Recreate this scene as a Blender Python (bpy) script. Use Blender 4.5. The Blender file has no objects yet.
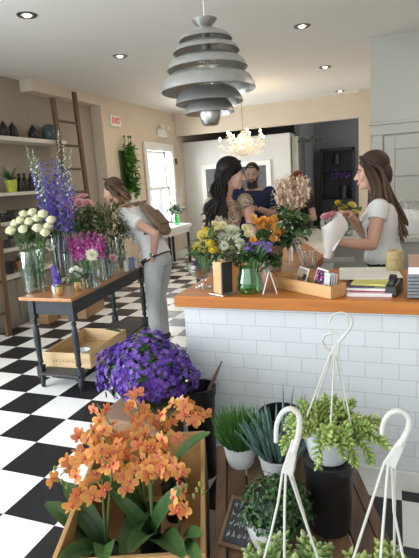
OR = {}
import bpy, bmesh, math, random
from mathutils import Vector, Matrix, Quaternion
V = Vector
sc = bpy.context.scene
col = sc.collection
RND = random.Random(11)
U = RND.uniform
PI = math.pi

# ------------------------------------------------------------------ camera
FPX, YAW, PITCH, ROLL, EYE = 485.2135, 0.367944, -0.1976127, -0.06413473, 1.53283434
def cam_axes():
    f = V((-math.sin(YAW)*math.cos(PITCH), math.cos(YAW)*math.cos(PITCH), math.sin(PITCH)))
    r = V((math.cos(YAW), math.sin(YAW), 0)); u = r.cross(f)
    c, s = math.cos(ROLL), math.sin(ROLL)
    return c*r+s*u, -s*r+c*u, f
CR, CU, CF = cam_axes()
CP = V((0, 0, EYE))
cd = bpy.data.cameras.new('camera'); co = bpy.data.objects.new('camera', cd); col.objects.link(co)
cd.sensor_fit = 'VERTICAL'; cd.sensor_height = 36; cd.lens = FPX/558*36; cd.clip_start = 0.02
co.matrix_world = Matrix(((CR.x, CU.x, -CF.x, 0), (CR.y, CU.y, -CF.y, 0), (CR.z, CU.z, -CF.z, EYE), (0, 0, 0, 1)))
sc.camera = co
def ray(x, y): return CR*((x-209.5)/FPX) - CU*((y-279)/FPX) + CF
def atz(x, y, z): d = ray(x, y); return CP + d*((z-EYE)/d.z)      # measured points of the room, by height
def aty(x, y, Y): d = ray(x, y); return CP + d*(Y/d.y)            # ... by depth into the room
def atx(x, y, X): d = ray(x, y); return CP + d*(X/d.x)

# ------------------------------------------------------------------ materials
def nodes(name):
    m = bpy.data.materials.new(name); m.use_nodes = True
    nt = m.node_tree; b = nt.nodes['Principled BSDF']
    return m, nt, b
def N(nt, typ, **kw):
    n = nt.nodes.new(typ)
    for k, v in kw.items(): setattr(n, k, v)
    return n
def mat(name, c, rough=.5, metal=0, var=.12, scale=12, bump=0, bscale=None, emit=None, estr=0, stretch=None, sub=0, spec=.5, coat=0):
    m, nt, b = nodes(name)
    tc = N(nt, 'ShaderNodeTexCoord'); mp = N(nt, 'ShaderNodeMapping'); nt.links.new(tc.outputs['Object'], mp.inputs['Vector'])
    if stretch: mp.inputs['Scale'].default_value = stretch
    nz = N(nt, 'ShaderNodeTexNoise'); nz.inputs['Scale'].default_value = scale; nz.inputs['Detail'].default_value = 4
    nt.links.new(mp.outputs[0], nz.inputs['Vector'])
    rp = N(nt, 'ShaderNodeValToRGB')
    rp.color_ramp.elements[0].position = .3; rp.color_ramp.elements[1].position = .7
    rp.color_ramp.elements[0].color = (*[x*(1-var) for x in c], 1); rp.color_ramp.elements[1].color = (*[min(1, x*(1+var)) for x in c], 1)
    nt.links.new(nz.outputs['Fac'], rp.inputs[0]); nt.links.new(rp.outputs[0], b.inputs['Base Color'])
    b.inputs['Roughness'].default_value = rough; b.inputs['Metallic'].default_value = metal
    b.inputs['Specular IOR Level'].default_value = spec
    if coat: b.inputs['Coat Weight'].default_value = coat
    if sub: b.inputs['Subsurface Weight'].default_value = sub; b.inputs['Subsurface Radius'].default_value = (.01, .005, .003)
    if bump:
        n2 = N(nt, 'ShaderNodeTexNoise'); n2.inputs['Scale'].default_value = bscale or scale*6
        nt.links.new(mp.outputs[0], n2.inputs['Vector'])
        bp = N(nt, 'ShaderNodeBump'); bp.inputs['Strength'].default_value = bump; bp.inputs['Distance'].default_value = .01
        nt.links.new(n2.outputs['Fac'], bp.inputs['Height']); nt.links.new(bp.outputs[0], b.inputs['Normal'])
    if emit: b.inputs['Emission Color'].default_value = (*emit, 1); b.inputs['Emission Strength'].default_value = estr
    return m
def vmat(name, rough=.5, var=.15, scale=30, trans=0, spec=.4, sheen=0):
    """colour from the mesh's own 'Col' attribute, broken up by noise"""
    m, nt, b = nodes(name)
    at = N(nt, 'ShaderNodeAttribute', attribute_name='Col')
    tc = N(nt, 'ShaderNodeTexCoord'); nz = N(nt, 'ShaderNodeTexNoise'); nz.inputs['Scale'].default_value = scale
    nt.links.new(tc.outputs['Object'], nz.inputs['Vector'])
    mr = N(nt, 'ShaderNodeMapRange'); mr.inputs['From Min'].default_value = .3; mr.inputs['From Max'].default_value = .7
    mr.inputs['To Min'].default_value = 1-var; mr.inputs['To Max'].default_value = 1+var
    nt.links.new(nz.outputs['Fac'], mr.inputs['Value'])
    mx = N(nt, 'ShaderNodeVectorMath', operation='SCALE'); nt.links.new(at.outputs['Color'], mx.inputs[0]); nt.links.new(mr.outputs[0], mx.inputs['Scale'])
    nt.links.new(mx.outputs[0], b.inputs['Base Color']); b.inputs['Roughness'].default_value = rough; b.inputs['Specular IOR Level'].default_value = spec
    if trans:
        tr = N(nt, 'ShaderNodeBsdfTranslucent'); nt.links.new(mx.outputs[0], tr.inputs['Color'])
        ms = N(nt, 'ShaderNodeMixShader'); ms.inputs[0].default_value = trans
        nt.links.new(b.outputs[0], ms.inputs[1]); nt.links.new(tr.outputs[0], ms.inputs[2]); nt.links.new(ms.outputs[0], nt.nodes['Material Output'].inputs['Surface'])
    return m
def glass(name, tint=(.95, .97, .96), refl=.06):
    m, nt, b = nodes(name); nt.nodes.remove(b)
    lw = N(nt, 'ShaderNodeLayerWeight'); lw.inputs['Blend'].default_value = .35
    nz = N(nt, 'ShaderNodeTexNoise'); nz.inputs['Scale'].default_value = 6
    mr = N(nt, 'ShaderNodeMapRange'); mr.inputs['To Min'].default_value = refl; mr.inputs['To Max'].default_value = .75
    nt.links.new(lw.outputs['Facing'], mr.inputs['Value'])
    t = N(nt, 'ShaderNodeBsdfTransparent'); t.inputs[0].default_value = (*tint, 1)
    g = N(nt, 'ShaderNodeBsdfGlossy'); g.inputs['Roughness'].default_value = .06; g.inputs['Color'].default_value = (.9, .93, .93, 1)
    ms = N(nt, 'ShaderNodeMixShader'); nt.links.new(mr.outputs[0], ms.inputs[0]); nt.links.new(t.outputs[0], ms.inputs[1]); nt.links.new(g.outputs[0], ms.inputs[2])
    nt.links.new(ms.outputs[0], nt.nodes['Material Output'].inputs['Surface'])
    return m
def wood(name, c1, c2, rough=.45, axis=0, scale=1.0, coat=0):
    m, nt, b = nodes(name)
    tc = N(nt, 'ShaderNodeTexCoord'); mp = N(nt, 'ShaderNodeMapping')
    s = [22*scale]*3; s[axis] = 1.6*scale; mp.inputs['Scale'].default_value = s
    nt.links.new(tc.outputs['Object'], mp.inputs['Vector'])
    nz = N(nt, 'ShaderNodeTexNoise'); nz.inputs['Scale'].default_value = 1.5; nz.inputs['Detail'].default_value = 6; nz.inputs['Distortion'].default_value = .6
    nt.links.new(mp.outputs[0], nz.inputs['Vector'])
    rp = N(nt, 'ShaderNodeValToRGB'); rp.color_ramp.elements[0].position = .3; rp.color_ramp.elements[1].position = .72
    rp.color_ramp.elements[0].color = (*c1, 1); rp.color_ramp.elements[1].color = (*c2, 1)
    nt.links.new(nz.outputs['Fac'], rp.inputs[0]); nt.links.new(rp.outputs[0], b.inputs['Base Color'])
    bp = N(nt, 'ShaderNodeBump'); bp.inputs['Strength'].default_value = .12; bp.inputs['Distance'].default_value = .005
    nt.links.new(nz.outputs['Fac'], bp.inputs['Height']); nt.links.new(bp.outputs[0], b.inputs['Normal'])
    b.inputs['Roughness'].default_value = rough
    if coat: b.inputs['Coat Weight'].default_value = coat; b.inputs['Coat Roughness'].default_value = .25
    return m
def floor_mat():
    m, nt, b = nodes('checker_vinyl')
    g = N(nt, 'ShaderNodeNewGeometry'); mp = N(nt, 'ShaderNodeMapping')
    T = .3048
    mp.inputs['Location'].default_value = (1.77574612/T+20, -1.89630528/T+20, 0.5); mp.inputs['Scale'].default_value = (1/T, 1/T, 0)
    nt.links.new(g.outputs['Position'], mp.inputs['Vector'])
    ck = N(nt, 'ShaderNodeTexChecker'); ck.inputs['Scale'].default_value = 1
    nt.links.new(mp.outputs[0], ck.inputs['Vector'])
    nz = N(nt, 'ShaderNodeTexNoise'); nz.inputs['Scale'].default_value = 9; nz.inputs['Detail'].default_value = 8; nz.inputs['Distortion'].default_value = 1.5
    nt.links.new(g.outputs['Position'], nz.inputs['Vector'])
    ra = N(nt, 'ShaderNodeValToRGB'); ra.color_ramp.elements[0].color = (.008, .009, .011, 1); ra.color_ramp.elements[1].color = (.02, .021, .025, 1)
    rb = N(nt, 'ShaderNodeValToRGB'); rb.color_ramp.elements[0].color = (.80, .80, .78, 1); rb.color_ramp.elements[1].color = (.88, .88, .86, 1)
    nt.links.new(nz.outputs['Fac'], ra.inputs[0]); nt.links.new(nz.outputs['Fac'], rb.inputs[0])
    nt.links.new(rb.outputs[0], ck.inputs['Color2']); nt.links.new(ra.outputs[0], ck.inputs['Color1'])
    nt.links.new(ck.outputs['Color'], b.inputs['Base Color'])
    rr = N(nt, 'ShaderNodeMapRange'); rr.inputs['To Min'].default_value = .28; rr.inputs['To Max'].default_value = .42
    nt.links.new(nz.outputs['Fac'], rr.inputs['Value']); nt.links.new(rr.outputs[0], b.inputs['Roughness'])
    return m
def tile_mat():
    m, nt, b = nodes('white_subway_tile')
    g = N(nt, 'ShaderNodeNewGeometry'); sx = N(nt, 'ShaderNodeSeparateXYZ'); nt.links.new(g.outputs['Position'], sx.inputs[0])
    ad = N(nt, 'ShaderNodeMath', operation='ADD'); nt.links.new(sx.outputs['X'], ad.inputs[0]); nt.links.new(sx.outputs['Y'], ad.inputs[1])
    a2 = N(nt, 'ShaderNodeMath', operation='ADD'); nt.links.new(ad.outputs[0], a2.inputs[0]); a2.inputs[1].default_value = -2.29+.1179+.0757+10*.1515
    az = N(nt, 'ShaderNodeMath', operation='ADD'); nt.links.new(sx.outputs['Z'], az.inputs[0]); az.inputs[1].default_value = -.102+.0776*2
    cx = N(nt, 'ShaderNodeCombineXYZ'); nt.links.new(a2.outputs[0], cx.inputs['X']); nt.links.new(az.outputs[0], cx.inputs['Y'])
    bk = N(nt, 'ShaderNodeTexBrick'); bk.offset = .5
    for k, v in (('Scale', 1), ('Mortar Size', .0016), ('Mortar Smooth', .2), ('Bias', 0), ('Brick Width', .1515), ('Row Height', .0776)): bk.inputs[k].default_value = v
    bk.inputs['Color1'].default_value = (.665, .70, .72, 1); bk.inputs['Color2'].default_value = (.635, .67, .69, 1); bk.inputs['Mortar'].default_value = (.44, .46, .47, 1)
    nt.links.new(cx.outputs[0], bk.inputs['Vector']); nt.links.new(bk.outputs['Color'], b.inputs['Base Color'])
    iv = N(nt, 'ShaderNodeMath', operation='SUBTRACT'); iv.inputs[0].default_value = 1; nt.links.new(bk.outputs['Fac'], iv.inputs[1])
    bp = N(nt, 'ShaderNodeBump'); bp.inputs['Strength'].default_value = .4; bp.inputs['Distance'].default_value = .003
    nt.links.new(iv.outputs[0], bp.inputs['Height']); nt.links.new(bp.outputs[0], b.inputs['Normal'])
    b.inputs['Roughness'].default_value = .3
    return m
M = dict(
    floor=floor_mat(), tile=tile_mat(),
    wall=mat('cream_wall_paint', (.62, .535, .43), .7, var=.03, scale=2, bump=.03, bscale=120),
    wall_white=mat('white_wall_paint', (.60, .595, .58), .3, var=.02, scale=2),
    wall_grey=mat('grey_green_paint', (.43, .44, .40), .55, var=.03, scale=2),
    recess=mat('baked_shade_wall_paint', (.335, .295, .24), .8, var=.03, scale=2), putty=mat('baked_shade_cabinet_paint', (.25, .225, .185), .6, var=.05, scale=4),  # recess wall and cabinet: shade put into darker paint colours
    ceil=mat('ceiling_paint', (.77, .76, .72), .8, var=.02, scale=1.5),
    dark_wall=mat('dark_grey_paint', (.16, .165, .165), .7, var=.05, scale=2),
    trim=mat('white_trim_paint', (.76, .75, .72), .4, var=.02, scale=3),
    shelf=mat('shelf_white_paint', (.62, .59, .53), .5, var=.03, scale=3),
    alu=mat('brushed_aluminium', (.47, .475, .46), .34, 1, var=.08, scale=40, stretch=(1, 1, 25)),
    alu_in=mat('grey_lacquer_inside', (.40, .41, .40), .5, var=.03),
    steel=mat('polished_steel', (.62, .62, .6), .2, 1, var=.05),
    galv=mat('galvanised_metal', (.42, .44, .45), .4, .9, var=.2, scale=25),
    black=mat('matte_black', (.018, .018, .02), .5, var=.3),
    blackp=mat('black_plastic', (.012, .012, .013), .38, var=.2, scale=20),
    navyp=mat('blue_black_table_paint', (.016, .021, .027), .4, var=.25, scale=18),
    whitep=mat('white_plastic', (.74, .75, .73), .35, var=.03, scale=20),
    hookp=mat('ivory_hanger_plastic', (.52, .52, .475), .4, var=.04, scale=20),
    pot=mat('white_ceramic_pot', (.72, .74, .74), .3, var=.04, scale=10),
    potb=mat('pale_blue_grey_pot', (.56, .62, .63), .35, var=.04, scale=10),
    soil=mat('potting_soil', (.035, .025, .018), .95, var=.5, scale=90, bump=.6),
    paper=mat('white_paper', (.80, .80, .78), .7, var=.02),
    kraft=mat('kraft_board', (.31, .195, .13), .75, var=.08, scale=15),
    cream=mat('cream_paper', (.78, .70, .58), .7, var=.03),
    wood_top=wood('orange_counter_wood', (.40, .125, .016), (.54, .19, .03), .42, 0, coat=.08),
    wood_table=wood('worn_table_wood', (.34, .13, .045), (.50, .23, .09), .35, 1, coat=.3),
    pine=wood('pale_pine', (.56, .38, .20), (.70, .52, .30), .55, 0),
    pine_y=wood('pale_pine_lengthwise', (.52, .33, .15), (.66, .46, .24), .5, 1),
    bark=wood('dark_stick_bark', (.10, .06, .035), (.28, .18, .11), .8, 2),
    ladder=wood('ladder_brown_wood', (.075, .035, .018), (.13, .065, .035), .55, 2),
    slat=wood('dark_slat_wood', (.11, .06, .032), (.2, .118, .066), .65, 1),
    beech=wood('light_beech', (.50, .27, .10), (.62, .36, .15), .45, 0),
    glass=glass('clear_glass'), glassg=glass('green_glass', (.35, .75, .42), .08), water=glass('vase_water', (.86, .93, .88), .02), pane=glass('window_glass', (.97, .98, .98), .03),
    leaf=vmat('leaf', .42, .2, 40, .12), petal=vmat('petal', .6, .1, 60, .25, .2), stem=vmat('stem', .55, .15, 40), fat=vmat('succulent_leaf', .38, .12, 40, .1),
    skin=vmat('skin', .5, .05, 60, 0, .35), cloth=vmat('cloth', .85, .10, 90, 0, .15), hair=vmat('hair', .55, .3, 120, 0, .22), paint=vmat('printed_surface', .45, .04, 60), gloss=vmat('glossy_glaze', .18, .06, 30),
    bulb=mat('warm_bulb', (1, .8, .5), .3, emit=(1, .72, .38), estr=10), bulbw=mat('lamp_bulb_white', (1, .95, .85), .3, emit=(1, .86, .66), estr=5),
    crystal=mat('glowing_crystal_drop', (.85, .80, .70), .08, 0, var=.1, scale=40, emit=(1, .75, .5), estr=.05),  # faint warm glow put into the crystals, which are no lamps
    brass=mat('gold_glass', (.55, .38, .16), .25, .8, var=.2, scale=30),
    terr=mat('terracotta', (.42, .16, .08), .8, var=.15), dish=mat('white_dish', (.76, .78, .79), .3, var=.02),
)

# ------------------------------------------------------------------ mesh builder
def frame(d, up=V((0, 0, 1))):
    z = V(d).normalized(); up = V(up)
    if abs(z.dot(up)) > .98: up = V((1, 0, 0)) if abs(z.x) < .9 else V((0, 1, 0))
    x = up.cross(z).normalized(); y = z.cross(x)
    return Matrix((x, y, z)).transposed()
def TM(loc, R=None, s=1):
    m = (R.to_4x4() if R is not None else Matrix.Identity(4))
    if isinstance(s, (int, float)): s = (s, s, s)
    return Matrix.Translation(V(loc)) @ m @ Matrix.Diagonal((*s, 1))
def rz(a): return Matrix.Rotation(a, 3, 'Z')
def rx(a): return Matrix.Rotation(a, 3, 'X')
def ry(a): return Matrix.Rotation(a, 3, 'Y')
class MB:
    def __init__(s): s.v = []; s.f = []; s.c = []
    def _add(s, vs, fs, c):
        b = len(s.v); s.v += [V(p) for p in vs]; s.f += [tuple(b+i for i in f) for f in fs]
        s.c += (c if isinstance(c, list) else [c or (.5, .5, .5)]*len(vs))
        return s
    def add(s, o, m=None, tint=None):
        vs = [m @ p for p in o.v] if m is not None else o.v
        c = list(o.c)
        if tint: c = [(min(1, a*tint[0]), min(1, b*tint[1]), min(1, d*tint[2])) for a, b, d in c]
        return s._add(vs, o.f, c)
    def box(s, c, size, R=None, col=None):
        h = V(size)/2; vs = []
        for z in (-1, 1):
            for x, y in ((-1, -1), (1, -1), (1, 1), (-1, 1)):
                p = V((x*h.x, y*h.y, z*h.z)); vs.append(V(c)+(R @ p if R is not None else p))
        return s._add(vs, [(3, 2, 1, 0), (4, 5, 6, 7), (0, 1, 5, 4), (1, 2, 6, 5), (2, 3, 7, 6), (3, 0, 4, 7)], col)
    def bb(s, lo, hi, col=None):
        lo, hi = V(lo), V(hi); return s.box((lo+hi)/2, hi-lo, None, col)
    def hexa(s, b4, t4, col=None):
        return s._add(list(b4)+list(t4), [(3, 2, 1, 0), (4, 5, 6, 7), (0, 1, 5, 4), (1, 2, 6, 5), (2, 3, 7, 6), (3, 0, 4, 7)], col)
    def tube(s, pts, r, n=8, col=None, cap=True, sq=None):
        pts = [V(p) for p in pts]; k = len(pts)
        rs = r if isinstance(r, (list, tuple)) else [r]*k
        cols = []; vs = []; fs = []; F = None
        for i, p in enumerate(pts):
            d = (pts[min(i+1, k-1)]-pts[max(i-1, 0)])
            if d.length < 1e-9: d = V((0, 0, 1))
            d.normalize()
            if F is None: F = frame(d)
            else:
                z0 = F.col[2]; F = (z0.rotation_difference(d).to_matrix()) @ F
            for j in range(n):
                a = 2*PI*j/n; ca, sa = math.cos(a), math.sin(a)
                if sq: ca *= sq
                vs.append(p+F.col[0]*(rs[i]*ca)+F.col[1]*(rs[i]*sa))
                cols.append(col[i] if isinstance(col, list) else col or (.5, .5, .5))
        for i in range(k-1):
            for j in range(n):
                a = i*n+j; b = i*n+(j+1) % n; fs.append((a, b, b+n, a+n))
        if cap: fs.append(tuple(range(n-1, -1, -1))); fs.append(tuple(range((k-1)*n, k*n)))
        return s._add(vs, fs, cols)
    def lathe(s, prof, n=24, m=None, col=None, cap=False):
        vs = []; fs = []; cols = []
        for i, (r, z) in enumerate(prof):
            for j in range(n):
                a = 2*PI*j/n; p = V((r*math.cos(a), r*math.sin(a), z)); vs.append(m @ p if m is not None else p)
                cols.append(col[i] if isinstance(col, list) else col or (.5, .5, .5))
        for i in range(len(prof)-1):
            for j in range(n):
                a = i*n+j; b = i*n+(j+1) % n; fs.append((a, b, b+n, a+n))
        if cap: fs.append(tuple(range(n-1, -1, -1))); fs.append(tuple(range((len(prof)-1)*n, len(prof)*n)))
        return s._add(vs, fs, cols)
    def ell(s, c, r, R=None, nu=12, nv=8, col=None):
        if isinstance(r, (int, float)): r = (r, r, r)
        vs = [V((0, 0, -r[2]))]; fs = []
        for i in range(1, nv):
            t = -PI/2+PI*i/nv
            for j in range(nu):
                a = 2*PI*j/nu; vs.append(V((r[0]*math.cos(t)*math.cos(a), r[1]*math.cos(t)*math.sin(a), r[2]*math.sin(t))))
        vs.append(V((0, 0, r[2]))); top = len(vs)-1
        for j in range(nu): fs.append((0, 1+(j+1) % nu, 1+j)); fs.append((top, 1+(nv-2)*nu+j, 1+(nv-2)*nu+(j+1) % nu))
        for i in range(nv-2):
            for j in range(nu):
                a = 1+i*nu+j; b = 1+i*nu+(j+1) % nu; fs.append((a, b, b+nu, a+nu))
        c = V(c); vs = [c+(R @ p if R is not None else p) for p in vs]
        return s._add(vs, fs, col)
    def loft(s, rings, n=16, col=None):
        """rings: (centre, vector a, vector b); closed"""
        vs = []; fs = []; k = len(rings)
        for c, a, b in rings:
            for j in range(n):
                t = 2*PI*j/n; vs.append(V(c)+V(a)*math.cos(t)+V(b)*math.sin(t))
        for i in range(k-1):
            for j in range(n):
                p = i*n+j; q = i*n+(j+1) % n; fs.append((p, q, q+n, p+n))
        b0 = len(vs); vs += [V(rings[0][0]), V(rings[-1][0])]
        for j in range(n): fs.append((b0, (j+1) % n, j)); fs.append((b0+1, (k-1)*n+j, (k-1)*n+(j+1) % n))
        return s._add(vs, fs, col)
    def cap(s, p0, r0, p1, r1, n=12):
        """round-ended tapered limb"""
        p0, p1 = V(p0), V(p1); s.tube([p0, p0.lerp(p1, .5), p1], [r0, (r0+r1)/2, r1], n); s.ell(p0, r0, None, n, 8); s.ell(p1, r1, None, n, 8); return s
    def leaf(s, m, L, W, bend=.6, fold=.15, n=5, c0=(.1, .2, .05), c1=None, prof=None, tip=.0, cup=0):
        """blade growing along +Y of m, drooping by bend (radians), face +Z"""
        c1 = c1 or c0; vs = []; cs = []; fs = []
        y = z = 0.0
        for i in range(n+1):
            t = i/n
            w = W*(prof(t) if prof else (max(0, math.sin(PI*min(1, .06+t*.94)))**.7))
            if i == n: w = W*tip
            ang = bend*(t-.2)
            if i: y += L/n*math.cos(ang); z -= L/n*math.sin(ang)
            cc = tuple(a+(b-a)*t for a, b in zip(c0, c1))
            for k in (-1, 0, 1):
                vs.append(m @ V((k*w/2, y, z+abs(k)*w*fold+cup*abs(k)*w*t))); cs.append(cc if k else tuple(x*.88 for x in cc))
        for i in range(n):
            for k in (0, 1):
                a = i*3+k; fs.append((a, a+1, a+4, a+3))
        return s._add(vs, fs, cs)
    def mesh(s, name, smooth=True, origin=None):
        me = bpy.data.meshes.new(name); o = origin or V((0, 0, 0))
        me.from_pydata([tuple(p-o) for p in s.v], [], s.f); me.update()
        ca = me.color_attributes.new('Col', 'FLOAT_COLOR', 'POINT')
        flat = []
        for c in s.c: flat += [c[0], c[1], c[2], 1]
        ca.data.foreach_set('color', flat)
        bm = bmesh.new(); bm.from_mesh(me); bmesh.ops.recalc_face_normals(bm, faces=bm.faces); bm.to_mesh(me); bm.free()
        if smooth: me.polygons.foreach_set('use_smooth', [True]*len(me.polygons))
        return me
    def build(s, name, m, parent=None, smooth=True, bev=0, origin=None, autos=None):
        """link as ONE object; vertices given in world space when parent sits elsewhere are re-based on the parent"""
        if parent is not None and origin is None: origin = V(OR.get(parent.name, (0, 0, 0)))
        me = s.mesh(name, smooth, origin)
        o = bpy.data.objects.new(name, me); col.objects.link(o); me.materials.append(m)
        if parent is not None: o.parent = parent; OR[o.name] = tuple(origin)
        if bev:
            b = o.modifiers.new('bevel', 'BEVEL'); b.width = bev; b.segments = 2; b.limit_method = 'ANGLE'
        if autos or (smooth and autos is None):
            try: me.set_sharp_from_angle(angle=math.radians(autos or 42))
            except Exception: pass
        return o
def tag(o, label=None, cat=None, group=None, kind=None):
    for k, v in (('label', label), ('category', cat), ('group', group), ('kind', kind)):
        if v: o[k] = v
    return o
OR = {}
def thing(name, loc, label, cat, group=None, rot=None):
    """Empty at the thing's base; parts are built in world space and re-based on it (rot None) or in local space (rot given)"""
    o = bpy.data.objects.new(name, None); col.objects.link(o); o.location = loc; o.empty_display_size = .05
    if rot is not None: o.rotation_euler = (0, 0, rot); OR[o.name] = (0, 0, 0)
    else: OR[o.name] = tuple(loc)
    return tag(o, label, cat, group)
def put(name, me_or_obj, m4, parent=None, material=None):
    """another object that shares mesh data, placed by a matrix relative to its parent"""
    me = me_or_obj.data if isinstance(me_or_obj, bpy.types.Object) else me_or_obj
    o = bpy.data.objects.new(name, me); col.objects.link(o)
    if parent is not None: o.parent = parent
    o.matrix_local = m4
    if material and not me.materials: me.materials.append(material)
    return o
def single(name, mb, m, label, cat, group=None, bev=0, smooth=True, origin=None, autos=None):
    """a thing that is one mesh, origin at its base"""
    if origin is None:
        zs = min(p.z for p in mb.v); origin = V((sum(p.x for p in mb.v)/len(mb.v), sum(p.y for p in mb.v)/len(mb.v), zs))
    o = mb.build(name, m, None, smooth, bev, origin, autos); o.location = origin
    return tag(o, label, cat, group)
def struct(name, mb, m, bev=0, parent=None):
    o = mb.build(name, m, parent, False, bev)
    if parent is None: o['kind'] = 'structure'
    return o
# ================================================================== THE ROOM
CE = 2.92
struct('floor', MB().bb((-5.2, -2, -.1), (2.6, 13, 0)), M['floor'])
struct('ceiling', MB().bb((-5.2, -2, CE), (2.6, 13, CE+.1)), M['ceil'])
wl = MB()                                              # left wall beyond the recess, with its window opening
for y0, y1, z0, z1 in ((6.75, 8.08, 0, CE), (9.17, 13, 0, CE), (8.08, 9.17, 0, .74), (8.08, 9.17, 2.2, CE)): wl.bb((-4.45, y0, z0), (-4.2, y1, z1))
struct('wall_left', wl, M['wall'])
struct('wall_recess', MB().bb((-4.6, 2.2, 0), (-4.385, 6.75, CE)).bb((-4.6, -2, 0), (-4.385, -1.6, CE)).bb((-4.6, -1.6, 0), (-4.385, 2.2, .4)).bb((-4.6, -1.6, 2.6), (-4.385, 2.2, CE)), M['recess'])  # opening cut out of view to let in the added side daylight
struct('trim_1', MB().bb((-4.385, 5.22, 2.775), (-4.2, 6.76, CE)), M['wall'])          # the boxed-in beam over the recess
wb = MB().bb((-4.2, 9.5, 2.49), (-.42, 9.62, CE))
struct('wall_back', wb, M['wall'])
struct('pillar', MB().bb((-.58, 9.2, 0), (-.3, 9.6, CE)), M['wall'])
struct('wall_partition', MB().bb((-4.2, 9.8, 0), (-1.90, 10.25, 2.375)), M['wall_white'], .012)
struct('wall_far', MB().bb((-4.2, 12.3, 0), (2.6, 12.45, CE)), M['dark_wall'])
struct('wall_far_side', MB().bb((-1.9, 10.26, 0), (-1.8, 12.3, CE)), M['dark_wall'])
WR = 5.85
struct('wall_right', MB().bb((-.245, WR, 0), (2.6, WR+.14, CE)), M['wall_grey'])
struct('wall_inner', MB().bb((-.2, WR+.14, 0), (-.08, 9.2, CE)), M['wall'])
struct('wall_side', MB().bb((2.5, -2, 0), (2.62, WR, CE)), M['wall'])
# shop front behind the camera: posts and a big opening
sf = MB().bb((-5.2, -2.1, 0), (2.6, -2, .35)).bb((-5.2, -2.1, 2.6), (2.6, -2, CE)).bb((-5.2, -2.1, 0), (-4.3, -2, CE)).bb((2.2, -2.1, 0), (2.6, -2, CE)).bb((-1.1, -2.1, 0), (-.98, -2, CE))
struct('wall_front', sf, M['wall_white'])
struct('baseboard_left', MB().bb((-4.2, 6.76, 0), (-4.18, 9.79, .14)), M['trim'])
struct('baseboard_right', MB().bb((-.245, WR-.02, 0), (-.17, WR, .14)).bb((.82, WR-.02, 0), (2.5, WR, .14)), M['trim'])
# partition: framed glazed panel seen behind the two visitors
fr = MB(); PX0, PX1, PZ0, PZ1 = -3.70, -2.40, 1.18, 1.79
for a, b in (((PX0-.1, 9.77, PZ1), (PX1+.1, 9.8, PZ1+.1)), ((PX0-.1, 9.77, PZ0-.1), (PX1+.1, 9.8, PZ0)), ((PX0-.1, 9.77, PZ0), (PX0, 9.8, PZ1)), ((PX1, 9.77, PZ0), (PX1+.1, 9.8, PZ1))): fr.bb(a, b)
w2 = struct('window_2', fr, M['trim'], .006)
MB().bb((PX0, 9.785, PZ0), (PX1, 9.8, PZ1)).build('dark_pane', mat('dark_glazing', (.05, .055, .06), .25, var=.3), w2, False)
struct('trim_2', MB().bb((-1.88, 9.86, 0), (-1.76, 9.96, 2.30)), M['wall_grey'], .006)  # trim gets little light; its shade is put into the grey
# window on the left wall
wf = MB(); y0, y1, z0, z1 = 8.08, 9.17, .74, 2.2
for a, b in (((-4.19, y0-.09, z1), (-4.16, y1+.09, z1+.11)), ((-4.19, y0-.09, z0-.02), (-4.16, y0, z1)), ((-4.19, y1, z0-.02), (-4.16, y1+.09, z1)), ((-4.42, y0, z1-.03), (-4.19, y1, z1)), ((-4.42, y0, z0), (-4.19, y0+.025, z1)), ((-4.42, y1-.025, z0), (-4.19, y1, z1))): wf.bb(a, b)
win = struct('window_1', wf, M['trim'], .004)
MB().bb((-4.42, y0-.1, z0-.03), (-4.08, y1+.1, z0)).build('window_sill', M['trim'], win, False, .005)
zm = (z0+z1)/2
for i, (a, b, X) in enumerate(((z0, zm+.02, -4.3), (zm-.02, z1-.03, -4.34))):
    s_ = MB(); Y0, Y1 = y0+.025, y1-.025; t = .05
    s_.bb((X-.02, Y0, a), (X+.02, Y1, a+t)).bb((X-.02, Y0, b-t), (X+.02, Y1, b)).bb((X-.02, Y0, a), (X+.02, Y0+t, b)).bb((X-.02, Y1-t, a), (X+.02, Y1, b))
    so = s_.build('sash', M['trim'], win, False, .004)
    MB().bb((X-.003, Y0+t, a+t), (X+.003, Y1-t, b-t)).build('pane', M['pane'], so, False)
# outside the window
struct('ground_outside', MB().bb((-16, -2, -.12), (-4.6, 20, -.02)), mat('pavement_grey', (.55, .54, .52), .9, var=.1))
hb = thing('brick_house', (-9.5, 14.2, 0), 'pale house with an orange brick band seen through the window', 'house')
MB().bb((-12, 10.6, -.02), (-9.5, 18.5, 5.2)).build('wall', mat('pale_render', (.7, .68, .66), .9), hb, False)
MB().bb((-9.5, 11.6, 1.3), (-9.47, 13.0, 2.5)).build('brick_panel', mat('orange_brick', (.5, .22, .13), .9, var=.3), hb, False)
MB().bb((-9.5, 13.3, .9), (-9.46, 14.4, 2.5)).build('window', mat('grey_window', (.2, .24, .28), .2), hb, False)
def bush(loc, r, n, label):
    b = MB()
    for i in range(n):
        d = V((U(-1, 1), U(-1, 1), U(-.2, 1))).normalized(); p = V(loc)+V((d.x*r, d.y*r, max(0, d.z)*r*1.3))*U(.6, 1)
        g = U(.7, 1.2); b.leaf(TM(p, frame(d) @ rz(U(0, 6))), .16, .09, .4, n=2, c0=(.08*g, .2*g, .05*g))
    single('garden_bush', b, M['leaf'], label, 'bush', origin=V((loc[0], loc[1], -.02)))
bush((-7.2, 13.2, 0), .75, 420, 'green bush outside the window in front of the pale house')
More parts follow.
